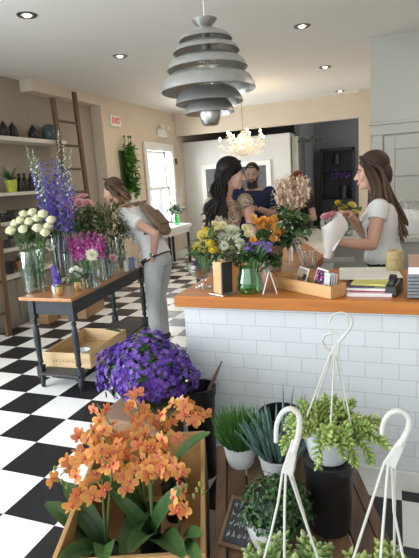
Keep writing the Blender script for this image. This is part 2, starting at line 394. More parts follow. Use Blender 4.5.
# door with horizontal panels in the grey-green wall
DX0, DX1, DZ = -.10, .74, 1.90
d = MB().bb((DX0, WR-.012, .01), (DX1, WR-.002, DZ))
door = struct('door_1', d, M['wall_grey'])
st = MB(); n = 6; ph = (DZ-.16)/n
st.bb((DX0, WR-.03, .01), (DX0+.11, WR-.012, DZ)).bb((DX1-.11, WR-.03, .01), (DX1, WR-.012, DZ))
for i in range(n+1):
    z = .05+i*ph; st.bb((DX0+.11, WR-.03, z-.04 if i else .01), (DX1-.11, WR-.012, z+.045 if i < n else DZ))
st.build('door_rails', M['wall_grey'], door, False, .008)
cs = MB().bb((DX0-.12, WR-.03, 0), (DX0-.012, WR-.001, DZ+.012)).bb((DX1+.012, WR-.03, 0), (DX1+.12, WR-.001, DZ+.012)).bb((DX0-.15, WR-.035, DZ+.012), (DX1+.15, WR-.001, DZ+.12)).bb((DX0-.17, WR-.05, DZ+.12), (DX1+.17, WR-.001, DZ+.15))
struct('trim_3', cs, M['wall_grey'], .006)
MB().ell((DX1-.06, WR-.07, .95), (.028, .028, .028)).tube([(DX1-.06, WR-.06, .95), (DX1-.06, WR-.02, .95)], .011).build('door_knob', M['steel'], door)

# recessed downlights in rows
def can_light(x, y, label):
    t = thing('ceiling_light', (x, y, CE), label, 'light', 'recessed ceiling lights')
    MB().lathe([(.062, -.004), (.072, -.008), (.082, -.001), (.062, -.001), (.05, -.0005), (.05, -.004), (.062, -.004)], 28, TM((x, y, CE))).build('trim_ring', M['black'] if 0 else mat_ring, t)
    MB().ell((x, y, CE-.006), (.030, .030, .012), None, 16, 8).build('bulb', M['bulbw'], t)
    l = bpy.data.lights.new('downlight', 'SPOT'); l.energy = 10; l.spot_size = 1.5; l.spot_blend = .8; l.color = (1, .84, .66); l.shadow_soft_size = .05
    o = bpy.data.objects.new('downlight', l); col.objects.link(o); o.location = (x, y, CE-.03)
mat_ring = mat('dark_bronze_ring', (.10, .09, .08), .35, .6)
for px, py, lb in ((27, 15, 'recessed ceiling downlight nearest the recessed shelf wall, in front of the others'), (120, 56, 'recessed ceiling downlight above the leaning ladder'), (302, 26, 'recessed ceiling downlight to the right of the aluminium pendant lamp'),
                   (325, 67, 'recessed ceiling downlight, middle one of the row of three on the right'), (340, 91, 'recessed ceiling downlight closest to the header of the dark back room'), (226, 103, 'recessed ceiling downlight just under the aluminium pendant lamp')):
    p = atz(px, py, CE); can_light(p.x, p.y, lb)

# exit sign, emergency lamps, thermostat
ex = thing('exit_sign', (-4.2, 7.11, 2.49), 'white exit sign with red letters on the cream wall', 'sign')
MB().bb((-4.199, 6.96, 2.49), (-4.165, 7.26, 2.66)).build('sign_panel', M['whitep'], ex, False, .006)
def text(body, loc, size, R, parent, m, name='lettering', bold=0, org=None):
    c = bpy.data.curves.new(name, 'FONT'); c.body = body; c.size = size; c.extrude = .0012; c.align_x = 'CENTER'; c.align_y = 'CENTER'; c.offset = bold; c.resolution_u = 3
    o = bpy.data.objects.new(name, c); col.objects.link(o)
    dg = bpy.context.evaluated_depsgraph_get(); me = bpy.data.meshes.new_from_object(o.evaluated_get(dg)); me.name = name
    bpy.data.objects.remove(o); bpy.data.curves.remove(c)
    me.materials.clear(); me.materials.append(m)
    o = bpy.data.objects.new(name, me); col.objects.link(o)
    if parent is not None: o.parent = parent; loc = V(loc)-V(OR.get(parent.name, (0, 0, 0)))
    o.matrix_local = TM(loc, R); return o
RX = Matrix(((0, 0, 1), (1, 0, 0), (0, 1, 0)))          # text facing +X (letters run along +Y)
text('EXIT', (-4.163, 7.11, 2.575), .125, RX, ex, mat('exit_red', (.55, .03, .03), .5, emit=(.6, .03, .03), estr=.3), 'exit_lettering', .003)
em = thing('emergency_light', (-4.2, 8.79, 2.5), 'white twin-head emergency light high on the cream wall', 'light')
MB().bb((-4.199, 8.62, 2.42), (-4.13, 8.96, 2.56)).build('housing', M['whitep'], em, False, .012)
for y in (8.66, 8.92):
    MB().lathe([(.03, 0), (.06, .06), (.065, .075), (.05, .07), (0, .06)], 20, TM((-4.13, y, 2.56), Matrix.Rotation(.9, 3, 'Y'))).build('lamp_head', M['cream'], em)
single('wall_thermostat', MB().bb((-4.2, 9.33, 1.92), (-4.165, 9.41, 2.04)), M['black'], 'small black box on the wall between window and white partition', 'thermostat', bev=.01, smooth=False)

# ------------------------------------------------------------------ pendant lamp of eight metal shades
lc = aty(207, 64, 2.2); LX, LY = lc.x, 2.2; k = .433/290
pl = thing('pendant_lamp', (LX, LY, CE), 'large tiered aluminium pendant lamp hanging from the ceiling', 'lamp')
LT = aty(205, 18, 2.2).z
M['satin'] = mat('pale_satin_metal', (.44, .445, .43), .36, .8, var=.06, scale=40, stretch=(1, 1, 25))
def lz(py): return LT-(py-25)*k*1.02
def shade(prof, name='shade', lining=True):
    o = MB().lathe([(r*k, lz(y)) for r, y in prof], 64, TM((LX, LY, 0))).build(name, M['satin'] if lining else M['alu'], pl)
    if lining: MB().lathe([(max(.001, r*k-.0018), lz(y)-.0018) for r, y in prof], 64, TM((LX, LY, 0))).build('shade_lining', M['alu'], o)
shade([(38, 29), (32, 37), (20, 48), (13, 58), (12, 66)])
shade([(26, 56), (46, 61), (64, 69), (76, 79), (79, 86)])
shade([(34, 86), (62, 92), (84, 101), (97, 112), (100, 119)])
shade([(62, 125), (88, 131), (108, 143), (119, 157), (122, 166)])
shade([(78, 168), (108, 176), (130, 193), (141, 212), (144, 226)])
shade([(60, 214), (84, 226), (99, 245), (104, 261)])
shade([(40, 242), (60, 256), (72, 275), (76, 290)])
shade([(33, 272), (34, 285), (31, 305), (25, 322), (20, 325), (0, 325)], 'bottom_cup', False)
inn = MB()
for r, y in ((54, 128), (70, 172), (52, 218)): inn.lathe([(16*k, lz(y-10)), (r*k, lz(y)), (r*k, lz(y+4)), (16*k, lz(y-4))], 40, TM((LX, LY, 0)))
inn.build('inner_reflector', M['alu_in'], pl)
for a in range(3):
    q = a*2*PI/3+.5; MB().tube([(LX+.05*math.cos(q), LY+.05*math.sin(q), lz(66)), (LX+.05*math.cos(q), LY+.05*math.sin(q), lz(262))], .0025).build('spacer_rod', M['steel'], pl)
MB().tube([(LX, LY, lz(40)), (LX, LY, lz(250))], .02, 16).build('core_tube', M['alu'], pl)
MB().tube([(LX, LY, lz(28)), (LX, LY, CE-.02)], .0022, 6).build('cord', M['whitep'], pl)
MB().lathe([(.05, 0), (.05, -.018), (.02, -.03), (0, -.03)], 24, TM((LX, LY, CE))).build('ceiling_rose', M['alu'], pl)
lp = bpy.data.lights.new('pendant_bulb', 'POINT'); lp.energy = 4; lp.color = (1, .92, .8); lp.shadow_soft_size = .03
o = bpy.data.objects.new('pendant_bulb', lp); col.objects.link(o); o.location = (LX, LY, lz(160))

# ------------------------------------------------------------------ chandelier
hc = aty(243, 135, 7.6); HX, HY, HZ = hc.x, 7.6, aty(243, 157, 7.6).z
ch = thing('chandelier', (HX, HY, CE), 'crystal chandelier with glowing candle bulbs hanging before the white partition', 'chandelier')
MB().tube([(HX, HY, HZ+.35), (HX, HY, CE-.01)], .006, 6).lathe([(.06, CE), (.05, CE-.03), (0, CE-.03)], 20, TM((HX, HY, 0))).build('chain', M['brass'], ch)
MB().lathe([(0, 0), (.02, .01), (.012, .04), (.04, .08), (.02, .13), (.05, .18), (.02, .24), (.035, .28), (.012, .34), (0, .36)], 20, TM((HX, HY, HZ+.02))).build('stem', M['crystal'], ch)
for i in range(10):
    a = 2*PI*i/10+.2; R_ = .37 if i % 2 else .27; dz = .0 if i % 2 else .08
    c, s_ = math.cos(a), math.sin(a)
    P_ = [(HX+c*r*R_, HY+s_*r*R_, HZ+.14+z+dz) for r, z in ((.05, .05), (.35, -.03), (.7, -.04), (.95, .03), (1, .08))]
    arm = MB().tube(P_, .006, 6).lathe([(.005, 0), (.03, .01), (.036, .022)], 12, TM(P_[-1])).build('arm', M['crystal'], ch)
    e = V(P_[-1])
    MB().tube([e, e+V((0, 0, .05))], .009, 8).build('candle', M['cream'], arm)
    MB().ell(e+V((0, 0, .075)), (.019, .019, .03), None, 10, 8).build('bulb', M['bulb'], arm)
    dr = MB()
    for q in range(9):
        r = .2+q*.1; b = V((HX+c*r*R_, HY+s_*r*R_, HZ+.10+dz-.03*U(.5, 2.4))); dr.ell(b, (.010, .010, .022), None, 6, 4)
    for q in range(10):
        r = q/10; b = V((HX+c*R_*(1-r), HY+s_*R_*(1-r), HZ+.18+dz+.17*r-.08*math.sin(PI*r))); dr.ell(b, .011, None, 6, 4)
    for q in range(5): dr.ell(e+V((.035*math.cos(q*1.26), .035*math.sin(q*1.26), -.02-.03*U(0, 1))), (.008, .008, .02), None, 6, 4)
    do = dr.build('crystals', M['crystal'], arm); do['kind'] = 'stuff'
bk_ = MB()
for i in range(260):
    q = U(0, 1); a = U(0, 6.28); r = .05+.13*math.sin(PI*min(1, q*1.05))*U(.75, 1); bk_.ell((HX+r*math.cos(a), HY+r*math.sin(a), HZ+.02+.34*q), (.010, .010, .018), None, 5, 4)
do = bk_.build('crystal_basket', M['crystal'], ch); do['kind'] = 'stuff'
lp = bpy.data.lights.new('chandelier_glow', 'POINT'); lp.energy = 24; lp.color = (1, .72, .45); lp.shadow_soft_size = .25
o = bpy.data.objects.new('chandelier_glow', lp); col.objects.link(o); o.location = (HX, HY, HZ+.28)

# ------------------------------------------------------------------ light
lp = bpy.data.lights.new('back_room_fill', 'POINT'); lp.energy = 9; lp.shadow_soft_size = .2; o = bpy.data.objects.new('back_room_fill', lp); col.objects.link(o); o.location = (-.2, 11.2, 2.5)  # added fill light for the back room, no fixture there
w = bpy.data.worlds.new('sky'); sc.world = w; w.use_nodes = True
bg = w.node_tree.nodes['Background']; sk = w.node_tree.nodes.new('ShaderNodeTexSky'); sk.sky_type = 'PREETHAM' if False else 'HOSEK_WILKIE'; sk.turbidity = 6; sk.sun_direction = V((.3, -.5, .8)).normalized()
mxn = w.node_tree.nodes.new('ShaderNodeMix'); mxn.data_type = 'RGBA'; mxn.inputs[0].default_value = .75
w.node_tree.links.new(sk.outputs[0], mxn.inputs[6]); mxn.inputs[7].default_value = (.92, .96, 1, 1)
w.node_tree.links.new(mxn.outputs[2], bg.inputs[0]); bg.inputs[1].default_value = 1.7
def area(name, loc, look, sx, sy, e, c):
    l = bpy.data.lights.new(name, 'AREA'); l.shape = 'RECTANGLE'; l.size = sx; l.size_y = sy; l.energy = e; l.color = c
    o = bpy.data.objects.new(name, l); col.objects.link(o); o.location = loc; o.rotation_euler = (V(look)-V(loc)).to_track_quat('-Z', 'Y').to_euler(); return o
area('shopfront_daylight', (-.5, -1.9, 1.45), (-.6, 3, 1.0), 4.6, 2.0, 58, (.90, .96, 1))
area('added_side_daylight', (-4.45, .3, 1.5), (-1.2, 1.5, .0), 3.6, 2.1, 230, (.88, .95, 1))  # added area light in an unseen side opening, brightens the floor
area('window_daylight', (-4.5, 8.62, 1.5), (0, 8.3, .7), 1.0, 1.4, 130, (.95, .98, 1))
area('counter_work_light', (.9, 4.3, 2.86), (.6, 4.2, 0), 1.6, 1.6, 20, (1, .9, .78))
area('hall_light', (-2.4, 6.4, 2.88), (-2.4, 6.4, 0), 2.0, 2.4, 20, (1, .88, .74))
sc.view_settings.view_transform = 'Standard'; sc.view_settings.look = 'None'; sc.view_settings.exposure = .04
# ================================================================== SHELF WALL
def shelf(z, y1, label, th=.04):
    return single('wall_shelf', MB().bb((-4.384, 3.3, z-th), (-4.1, y1, z)), M['shelf'], label, 'shelf', 'white wall shelves', bev=.004, smooth=False, origin=V((-4.385, 4.3, z-th)))
SZ = (2.165, 1.557, 1.226, .928)
shelf(SZ[0]+.02, 5.66, 'top white wall shelf, with the drop-shaped vases on it', .05)
shelf(SZ[1], 5.34, 'second white wall shelf from the top, with dark bottles and a lime pot')
shelf(SZ[2], 5.34, 'third white wall shelf from the top, behind the white roses')
shelf(SZ[3], 5.34, 'lowest white wall shelf, with small dark jars')
cb = thing('low_cabinet', (-4.25, 4.3, 0), 'low shade-darkened cabinet under the wall shelves', 'cabinet')
MB().bb((-4.384, 3.5, .0), (-4.13, 5.3, .58)).build('body', M['putty'], cb, False, .004)
MB().bb((-4.384, 3.48, .58), (-4.08, 5.32, .625)).build('top', M['shelf'], cb, False, .004)
for y in (3.95, 4.4, 4.85): MB().bb((-4.13, y+.01, .05), (-4.118, y+.43, .56)).build('door', M['putty'], cb, False, .004)
def onshelf(px, py, X=-4.24): return atx(px, py, X)
def lathe_thing(name, prof, loc, m, label, cat, group=None, colr=None, n=20):
    mb = MB().lathe(prof, n, TM(loc), colr); return single(name, mb, m, label, cat, group, origin=V(loc))
drop = [(0, 0), (.045, 0), (.062, .03), (.066, .065), (.052, .11), (.028, .15), (.009, .18), (0, .185)]
zt = SZ[0]+.021
for px, lb in ((4, 'dark drop-shaped vase, first on the top shelf from the frame edge'), (13, 'dark drop-shaped vase touching the first one on the top shelf'), (33, 'dark drop-shaped vase standing alone on the top shelf')):
    y = onshelf(px, 132).y; lathe_thing('drop_vase', drop, (-4.24, y, zt), M['blackp'], lb, 'vase', 'dark drop vases on the top shelf')
y = onshelf(58, 138).y
lathe_thing('teal_jar', [(0, 0), (.08, 0), (.10, .03), (.105, .10), (.10, .17), (.06, .21), (.05, .2), (0, .2)], (-4.25, 5.52, zt), mat('teal_grey_glaze', (.075, .11, .12), .3, var=.2), 'round blue-grey jar on the top shelf behind the ladder', 'jar')
# lime pot with a small plant
z2 = SZ[1]+.001; y = onshelf(10, 185).y
t = thing('potted_plant', (-4.22, y, z2), 'small spiky plant in a lime yellow pot on the second shelf', 'plant')
MB().lathe([(0, 0), (.055, 0), (.075, .14), (.065, .14), (.06, .12), (0, .12)], 20, TM((-4.22, y, z2))).build('pot', mat('lime_glaze', (.42, .47, .05), .35), t)
lf = MB()
for i in range(26): lf.leaf(TM((-4.22, y, z2+.12), rz(U(0, 6.3)) @ rx(U(.5, 1.35))), U(.14, .24), .02, .7, n=4, c0=(.03, .09, .04), c1=(.09, .17, .1))
lf.build('leaves', M['leaf'], t)
bprof = [(0, 0), (.042, 0), (.045, .01), (.045, .11), (.03, .15), (.016, .165), (.016, .195), (.02, .197), (.02, .215), (0, .216)]
for i, px in enumerate((19, 24, 30, 36)):
    y = onshelf(px, 185).y
    lathe_thing('dark_bottle', bprof, (-4.22, y, z2), M['blackp'], 'dark glass bottle on the second shelf, ' + ('right beside the lime pot', 'second from the lime pot', 'third from the lime pot', 'fourth from the lime pot')[i], 'bottle', 'dark bottles on the second shelf')
jprof = [(0, 0), (.045, 0), (.05, .01), (.05, .09), (.04, .1), (.04, .125), (0, .126)]
cs_ = ((.03, .03, .03), (.05, .04, .035), (.12, .10, .09), (.03, .035, .04), (.06, .03, .03))
for si, (sz, pxs) in enumerate(((SZ[2], (1, 7, 13, 19, 26, 33, 39)), (SZ[3], (2, 8)))):
    for i, px in enumerate(pxs):
        y = onshelf(px, 215 if si == 0 else 243).y
        t = thing('storage_jar', (-4.2, y, sz+.001), 'small dark lidded jar on the ' + ('third' if si == 0 else 'lowest') + ' shelf, %s from the window end' % (('seventh', 'sixth', 'fifth', 'fourth', 'third', 'second', 'first') if si == 0 else ('second', 'first'))[i], 'jar', 'dark jars on the wall shelves')
        MB().lathe(jprof[:5]+[(0, .1)], 16, TM((-4.2, y, sz+.001)), cs_[(i+si) % 5]).build('jar_body', M['gloss'], t)
        MB().lathe([(.041, .1), (.043, .103), (.043, .125), (0, .128)], 16, TM((-4.2, y, sz+.001)), cs_[(i+2) % 5] if i % 3 else (.2, .18, .16)).build('lid', M['gloss'], t)
y = onshelf(17, 265).y; y9 = onshelf(8, 262).y
t = thing('terracotta_pot', (-4.2, y, .626), 'small terracotta pot with a green sprig on the low cabinet', 'pot')
MB().lathe([(0, 0), (.05, 0), (.065, .1), (.072, .1), (.072, .125), (.06, .125), (.058, .1), (0, .1)], 18, TM((-4.2, y, .626))).build('pot', M['terr'], t)
lf = MB()
for i in range(22): lf.leaf(TM((-4.2, y, .73), rz(U(0, 6.3)) @ rx(U(.3, 1.4))), U(.06, .13), .04, .8, n=3, c0=(.03, .08, .03), c1=(.06, .14, .05))
lf.build('leaves', M['leaf'], t)
lathe_thing('dark_pot', [(0, 0), (.06, 0), (.075, .13), (.07, .13), (.06, .1), (0, .1)], (-4.22, y9-.03, .626), M['blackp'], 'dark round pot on the low cabinet beside the terracotta pot', 'pot')
# ladder leaning in the recess
ld = thing('wooden_ladder', (-4.0, 5.66, 0), 'dark brown wooden ladder leaning against the boxed beam', 'ladder')
la, lb_ = aty(50, 97, 5.36), aty(72, 94, 5.83)
XL = lambda z: -4.065+(2.8-z)*.022
def rail(px, zt_, y):
    top = V((XL(zt_), y, zt_)); bot = V((XL(0), y+.0, 0)); d = (top-bot).normalized(); s_ = MB()
    s_.loft([(bot, V((.022, 0, 0)), V((0, .036, 0))), (top, V((.022, 0, 0)), V((0, .036, 0)))], 4)
    mb = MB().hexa([bot+V(a) for a in ((-.02, -.034, 0), (.02, -.034, 0), (.02, .034, 0), (-.02, .034, 0))], [top+V(a) for a in ((-.02, -.034, 0), (.02, -.034, 0), (.02, .034, 0), (-.02, .034, 0))])
    mb.build('rail', M['ladder'], ld, False, .006)
YA, YB = 5.42, 5.90
rail(0, 2.70, YA); rail(0, 2.84, YB)
for i in range(8):
    z = .29+i*.305; MB().tube([(XL(z), YA, z), (XL(z), YB, z)], .017, 10).build('rung', M['ladder'], ld)
# second old ladder at the frame edge
l2 = thing('wooden_ladder', (-3.97, 3.8, 0), 'weathered brown wooden ladder at the edge beside the low cabinet', 'ladder')
b = atz(9, 336, 0); t0 = aty(1.5, 247, b.y+.02)
for dy in (0, -.42):
    B_ = b+V((0, dy, 0)); T_ = t0+V((0, dy, 0)); MB().hexa([B_+V(a) for a in ((-.02, -.034, 0), (.02, -.034, 0), (.02, .034, 0), (-.02, .034, 0))], [T_+V(a) for a in ((-.02, -.034, .5), (.02, -.034, .5), (.02, .034, .5), (-.02, .034, .5))]).build('rail', wood('weathered_wood', (.10, .055, .03), (.2, .12, .075), .7, 2) if dy == 0 else M['ladder'], l2, False, .005)
for z in (.22, .5, .78):
    f = z/1.2; p = b.lerp(t0+V((0, 0, .5)), f); MB().tube([p, p+V((0, -.42, 0))], .016, 8).build('rung', M['ladder'], l2)
# crates on the floor below the shelves
def crate(name, c, ang, w, l, h, label, m=None, th=.014, group=None, z=0, marks=False, planks=True):
    """open wooden box: local X = width, local Y = length"""
    t = thing(name, (c[0], c[1], z), label, 'crate', group, rot=ang); m = m or M['pine']
    for s_ in (-1, 1):
        MB().box((0, s_*(l/2-th/2), h/2), (w, th, h)).build('end_panel', m, t, False, .003)
        MB().box((s_*(w/2-th/2), 0, h/2), (th, l-2*th, h)).build('side_panel', M['pine_y'] if m is M['pine'] else m, t, False, .003)
    MB().box((0, 0, th/2+.001), (w-2*th, l-2*th, th)).build('bottom', M['pine_y'] if m is M['pine'] else m, t, False)
    return t
pine_in_shade = wood('shaded_pine', (.30, .18, .085), (.42, .27, .14), .6, 0)  # pale pine with shade put into its colour
p = atz(30, 324, 0); crate('wooden_box', (-3.94, 4.62), .1, .26, .3, .2, 'short pale wooden box on the floor under the shelves, beside the old ladder', pine_in_shade)
crate('wooden_box', (-3.66, 4.98), .12, .36, .5, .16, 'long pale wooden box on the floor behind the flower table', pine_in_shade)

# ================================================================== FLOWER TABLE
TZ = .76; A, B, C = atz(18, 297.5, TZ), atz(71, 299, TZ), atz(147, 262, TZ); D = A+(C-B)
tb = thing('flower_table', ((A.x+C.x)/2, (A.y+C.y)/2, 0), 'narrow blue-black table with an orange wooden top holding vases', 'table')
dn = V((0, 0, -.026)); MB().hexa([A+dn, B+dn, C+dn, D+dn], [A, B, C, D]).build('tabletop', M['wood_table'], tb, False, .005)
def bil(u, v, z): p = A+(B-A)*u+(D-A)*v; return V((p.x, p.y, z))
ins = ((.13, .055), (.88, .055), (.88, .96), (.13, .96))
z1, z0 = TZ-.027, TZ-.15
for (a, b) in ((0, 1), (1, 2), (2, 3), (3, 0)):
    p, q = bil(*ins[a], 0), bil(*ins[b], 0); n_ = (q-p).normalized().cross(V((0, 0, 1)))*.011
    MB().hexa([V((v.x, v.y, z0)) for v in (p-n_, q-n_, q+n_, p+n_)], [V((v.x, v.y, z1)) for v in (p-n_, q-n_, q+n_, p+n_)]).build('apron', M['navyp'], tb, False, .002)
for u, v in ins:
    p = bil(u, v, 0); lg = MB()
    lg.box((p.x, p.y, (z1+z0)/2-.02), (.05, .05, z1-z0+.04)).box((p.x, p.y, .135), (.05, .05, .10))
    lg.lathe([(.012, 0), (.016, .01), (.022, .05), (.012, .075), (.022, .088)], 14, TM(p))
    lg.lathe([(.021, .18), (.012, .195), (.024, .21), (.02, .24), (.026, .40), (.022, .50), (.014, .525), (.024, .54), (.014, .555), (.02, .575), (.021, .60)], 14, TM(p))
    lg.build('leg', M['navyp'], tb, True)
sh = MB()
for i in range(5):
    v0, v1 = .03+i*.188, .03+i*.188+.182
    q = [bil(.1, v0, .115), bil(.9, v0, .115), bil(.9, v1, .115), bil(.1, v1, .115)]; sh.hexa(q, [k_+V((0, 0, .018)) for k_ in q])
sh.build('lower_shelf', mat('worn_grey_black_wood', (.05, .05, .05), .6, var=.5, scale=30), tb, False, .002)
# pine wine crate on the lower shelf
zc = .26; f1, f2, f3, f4 = atz(43.8, 349.7, zc), atz(86, 356, zc), atz(124.5, 329.5, zc), atz(88, 327, zc)
cx = (f1+f2+f3+f4)/4; ang = math.atan2((f3-f2).y, (f3-f2).x)-PI/2
wc = crate('wine_crate', (cx.x, cx.y), ang, ((f1-f2).length+(f3-f4).length)/2, ((f2-f3).length+(f1-f4).length)/2, .125, 'open pale pine wine crate on the lower shelf of the flower table', z=.1335)
mk = MB(); wcl = ((f2-f3).length+(f1-f4).length)/2
for i in range(9): mk.box(((-.12+i*.03), -wcl/2-.0005, .05+(i % 2)*.006), (.018, .0012, .012))
mk.build('stamped_lettering', mat('faint_brown_stamp', (.40, .25, .13), .7), wc, False)
dp = atz(83, 350, .20)
single('white_dish', MB().lathe([(0, .0), (.045, 0), (.06, .03), (.064, .055), (.058, .055), (.05, .02), (0, .012)], 28, TM((dp.x, dp.y, .149))), M['dish'], 'small white dish inside the pine wine crate', 'dish')
gl = MB(); gp = atz(113, 328.5, .285)
gl.leaf(TM((gp.x-.08, gp.y, .27), rz(-PI/2)), .18, .06, .3, c0=(.05, .13, .07), c1=(.07, .18, .1))
single('fallen_leaf', gl, M['leaf'], 'green leaf lying over the far end of the pine wine crate', 'leaf')

# white console under the window with twigs
ct = thing('window_console', (-3.98, 8.35, 0), 'narrow white console table with dark legs below the window', 'table')
MB().bb((-4.16, 7.86, .70), (-3.72, 8.86, .76)).build('tabletop', M['trim'], ct, False, .006)
MB().bb((-4.14, 7.9, .60), (-3.76, 8.82, .70)).build('apron', M['trim'], ct, False)
for x in (-4.12, -3.78):
    for y in (7.92, 8.80): MB().bb((x-.02, y-.02, 0), (x+.02, y+.02, .6)).build('leg', M['black'], ct, False)
tv = thing('twig_vase', (-3.9, 8.55, .761), 'bare twigs and greenery standing in a vase below the window', 'vase')
MB().lathe([(0, 0), (.06, 0), (.07, .1), (.05, .18), (.045, .18), (.05, .1), (0, .02)], 18, TM((-3.9, 8.55, .761))).build('vase', M['glassg'], tv)
tw = MB(); gv = MB()
for i in range(12):
    p = V((-3.9, 8.55, .92)); d = V((U(-.4, .55), U(-.5, .6), 1.2)); P_ = [p]
    for k_ in range(6): d = d+V((U(-.25, .25), U(-.25, .25), U(-.15, .1))); p = p+d.normalized()*.13; P_.append(p)
    tw.tube(P_, [.005, .004, .004, .003, .003, .002, .002], 5)
for i in range(50): gv.leaf(TM((-3.9+U(-.12, .12), 8.55+U(-.12, .12), .95+U(0, .15)), rz(U(0, 6)) @ rx(U(0, 1.2))), .12, .06, .6, n=3, c0=(.05, .10, .05))
tw.build('twigs', mat('twig_grey', (.25, .22, .2), .8), tv); gv.build('foliage', M['leaf'], tv)
# green wall plant behind the leaning customer
wp = thing('wall_plant', (-4.19, 7.28, 1.4), 'tall green plant climbing a panel on the cream wall by the exit sign', 'plant')
MB().bb((-4.199, 7.14, 1.3), (-4.17, 7.50, 2.12)).build('backing_panel', mat('moss_green', (.05, .10, .03), .9, var=.5, scale=40), wp, False)
MB().bb((-4.17, 7.18, 1.28), (-4.05, 7.46, 1.44)).build('planter', M['whitep'], wp, False, .01)
lf = MB()
for i in range(330):
    y = 7.32+RND.gauss(0, .09); z = U(1.38, 2.2); g = U(.6, 1.5)
    if abs(y-7.32) > .2: continue
    lf.leaf(TM((-4.15+U(0, .1), y, z), rz(U(-2.6, -.5)) @ rx(U(-.6, 1))), U(.07, .14), .055, .8, n=3, c0=(.05*g, .17*g, .02*g), c1=(.09*g, .26*g, .03*g))
for y in (7.22, 7.36, 7.43): lf.tube([(-4.12, y, 2.0), (-4.11, y-.01, 2.22), (-4.1, y-.02, 2.33)], .006, 5, (.08, .2, .04)).ell((-4.1, y-.02, 2.34), .022, None, 8, 6, (.10, .22, .05))
lf.build('foliage', M['leaf'], wp)
for z, y in ((1.98, 7.3), (1.72, 7.34)):
    MB().ell((-4.05, y, z), (.015, .045, .055), None, 12, 8, (.75, .78, .75)).ell((-4.035, y+.005, z), (.012, .018, .022), None, 10, 6, (.01, .01, .02)).build('pale_blossom', M['petal'], wp)

# far dark room: hutch with flowers on it, wall lamp on the partition end
hx0, hx1 = -1.62, -.86
hu = thing('dark_hutch', ((hx0+hx1)/2, 12.1, 0), 'dark wooden hutch in the unlit back room', 'cabinet')
MB().bb((hx0, 11.75, 0), (hx1, 12.28, .95)).build('base_cabinet', M['black'], hu, False, .01)
for a, b in (((hx0, 12.0, .95), (hx0+.05, 12.28, 2.1)), ((hx1-.05, 12.0, .95), (hx1, 12.28, 2.1)), ((hx0, 12.0, 2.05), (hx1, 12.28, 2.12)), ((hx0, 12.0, 1.6), (hx1, 12.28, 1.63)), ((hx0, 12.24, .95), (hx1, 12.28, 2.1))): MB().bb(a, b).build('frame_board', M['black'], hu, False)
pf = thing('purple_flowers', (-1.10, 11.87, .951), 'dim purple flowers standing on the dark hutch', 'flowers')
MB().lathe([(0, 0), (.07, 0), (.09, .3), (.08, .3), (0, .02)], 16, TM((-1.10, 11.87, .951))).build('vase', M['blackp'], pf)
lf = MB()
for i in range(70):
    d = V((U(-1.6, 1), U(-1, 1), U(-.2, .7))); p = V((-1.10, 11.87, 1.42))+d*.17; lf.leaf(TM(p, frame(d)), .07, .06, .3, n=2, c0=(.20, .10, .30))
lf.build('blossoms', M['petal'], pf)
dl = thing('dark_table_lamp', (-1.28, 12.13, 1.631), 'dark lamp with a bell shade on the hutch shelf', 'lamp')
MB().lathe([(.06, 0), (.05, .02), (.012, .03), (.012, .16)], 16, TM((-1.28, 12.13, 1.631))).build('base', M['black'], dl)
MB().lathe([(.11, .13), (.09, .24), (.06, .36), (0, .37)], 20, TM((-1.28, 12.12, 1.631))).build('lamp_shade', M['black'], dl)
hk = thing('hinge_hardware', (-1.66, 9.8, 2.1), 'black rolling track hardware at the end of the white partition', 'hardware')
MB().bb((-1.76, 9.82, 2.16), (-1.3, 9.86, 2.22)).build('track', M['black'], hk, False)
for x in (-1.66, -1.46): MB().lathe([(0, -.02), (.06, -.02), (.06, .02), (0, .02)], 20, TM((x, 9.8, 2.2), rx(PI/2))).build('wheel', M['black'], hk)
MB().bb((-1.70, 9.83, .05), (-1.64, 9.90, 2.16)).build('hanging_bar', M['black'], hk, False)

# ================================================================== SHOP COUNTER
KF, KT = 2.29, .96
ck = thing('shop_counter', (-.2, 2.7, 0), 'L-shaped shop counter clad in white subway tile under an orange wood top', 'counter')
KL = -1.04
base = MB().bb((KL, KF, 0), (1.7, 2.98, .898)).bb((KL, 2.98, 0), (-.50, 4.45, .898))
base.build('tiled_base', M['tile'], ck, False, .002)
tp = MB()
o_ = [(KL-.03, KF-.052), (1.73, KF-.052), (1.73, 3.0), (-.47, 3.0), (-.47, 4.48), (KL-.03, 4.48)]
tp._add([(x, y, .90) for x, y in o_]+[(x, y, KT) for x, y in o_], [(0, 1, 2, 3), (0, 3, 4, 5), (6, 9, 8, 7), (6, 11, 10, 9)]+[(i, (i+1) % 6, 6+(i+1) % 6, 6+i) for i in range(6)], None)
tp.build('countertop', M['wood_top'], ck, False, .004)
MB().bb((KL-.014, KF-.016, 0), (1.7, KF, .095)).bb((KL-.014, KF-.016, 0), (KL, 4.4, .095)).bb((KL-.018, KF-.02, .095), (1.7, KF, .104)).build('plinth', M['trim'], ck, False, .003)
def ctr(px, py, z=KT): return atz(px, py, z+.0005)
# back work table behind the L (woman wraps here)
# ---- things on the counter
def prism(lo, hi, R, c): pass
# wooden tablet / card stand with a black face, on a steel foot
p = ctr(223, 294); a = ctr(212, 297.5); b = ctr(229, 296.5)
st = thing('card_reader_stand', (p.x, p.y, KT+.001), 'upright orange wooden stand with a black screen on a steel foot', 'stand', rot=-.5)
MB().box((0, 0, .004), (.11, .10, .006)).build('foot', M['steel'], st, False, .002)
MB().hexa([V(q) for q in ((-.045, -.025, .007), (.03, -.035, .007), (.03, .0, .007), (-.045, .01, .007))], [V(q) for q in ((-.05, -.015, .165), (.025, -.02, .172), (.025, .02, .172), (-.05, .025, .165))]).build('wooden_block', M['beech'], st, False, .004)
MB().hexa([V(q) for q in ((.031, -.04, .012), (.043, -.04, .012), (.043, .03, .012), (.031, .03, .012))], [V(q) for q in ((.026, -.03, .168), (.04, -.03, .168), (.04, .04, .168), (.026, .04, .168))]).build('screen', M['black'], st, False, .003)
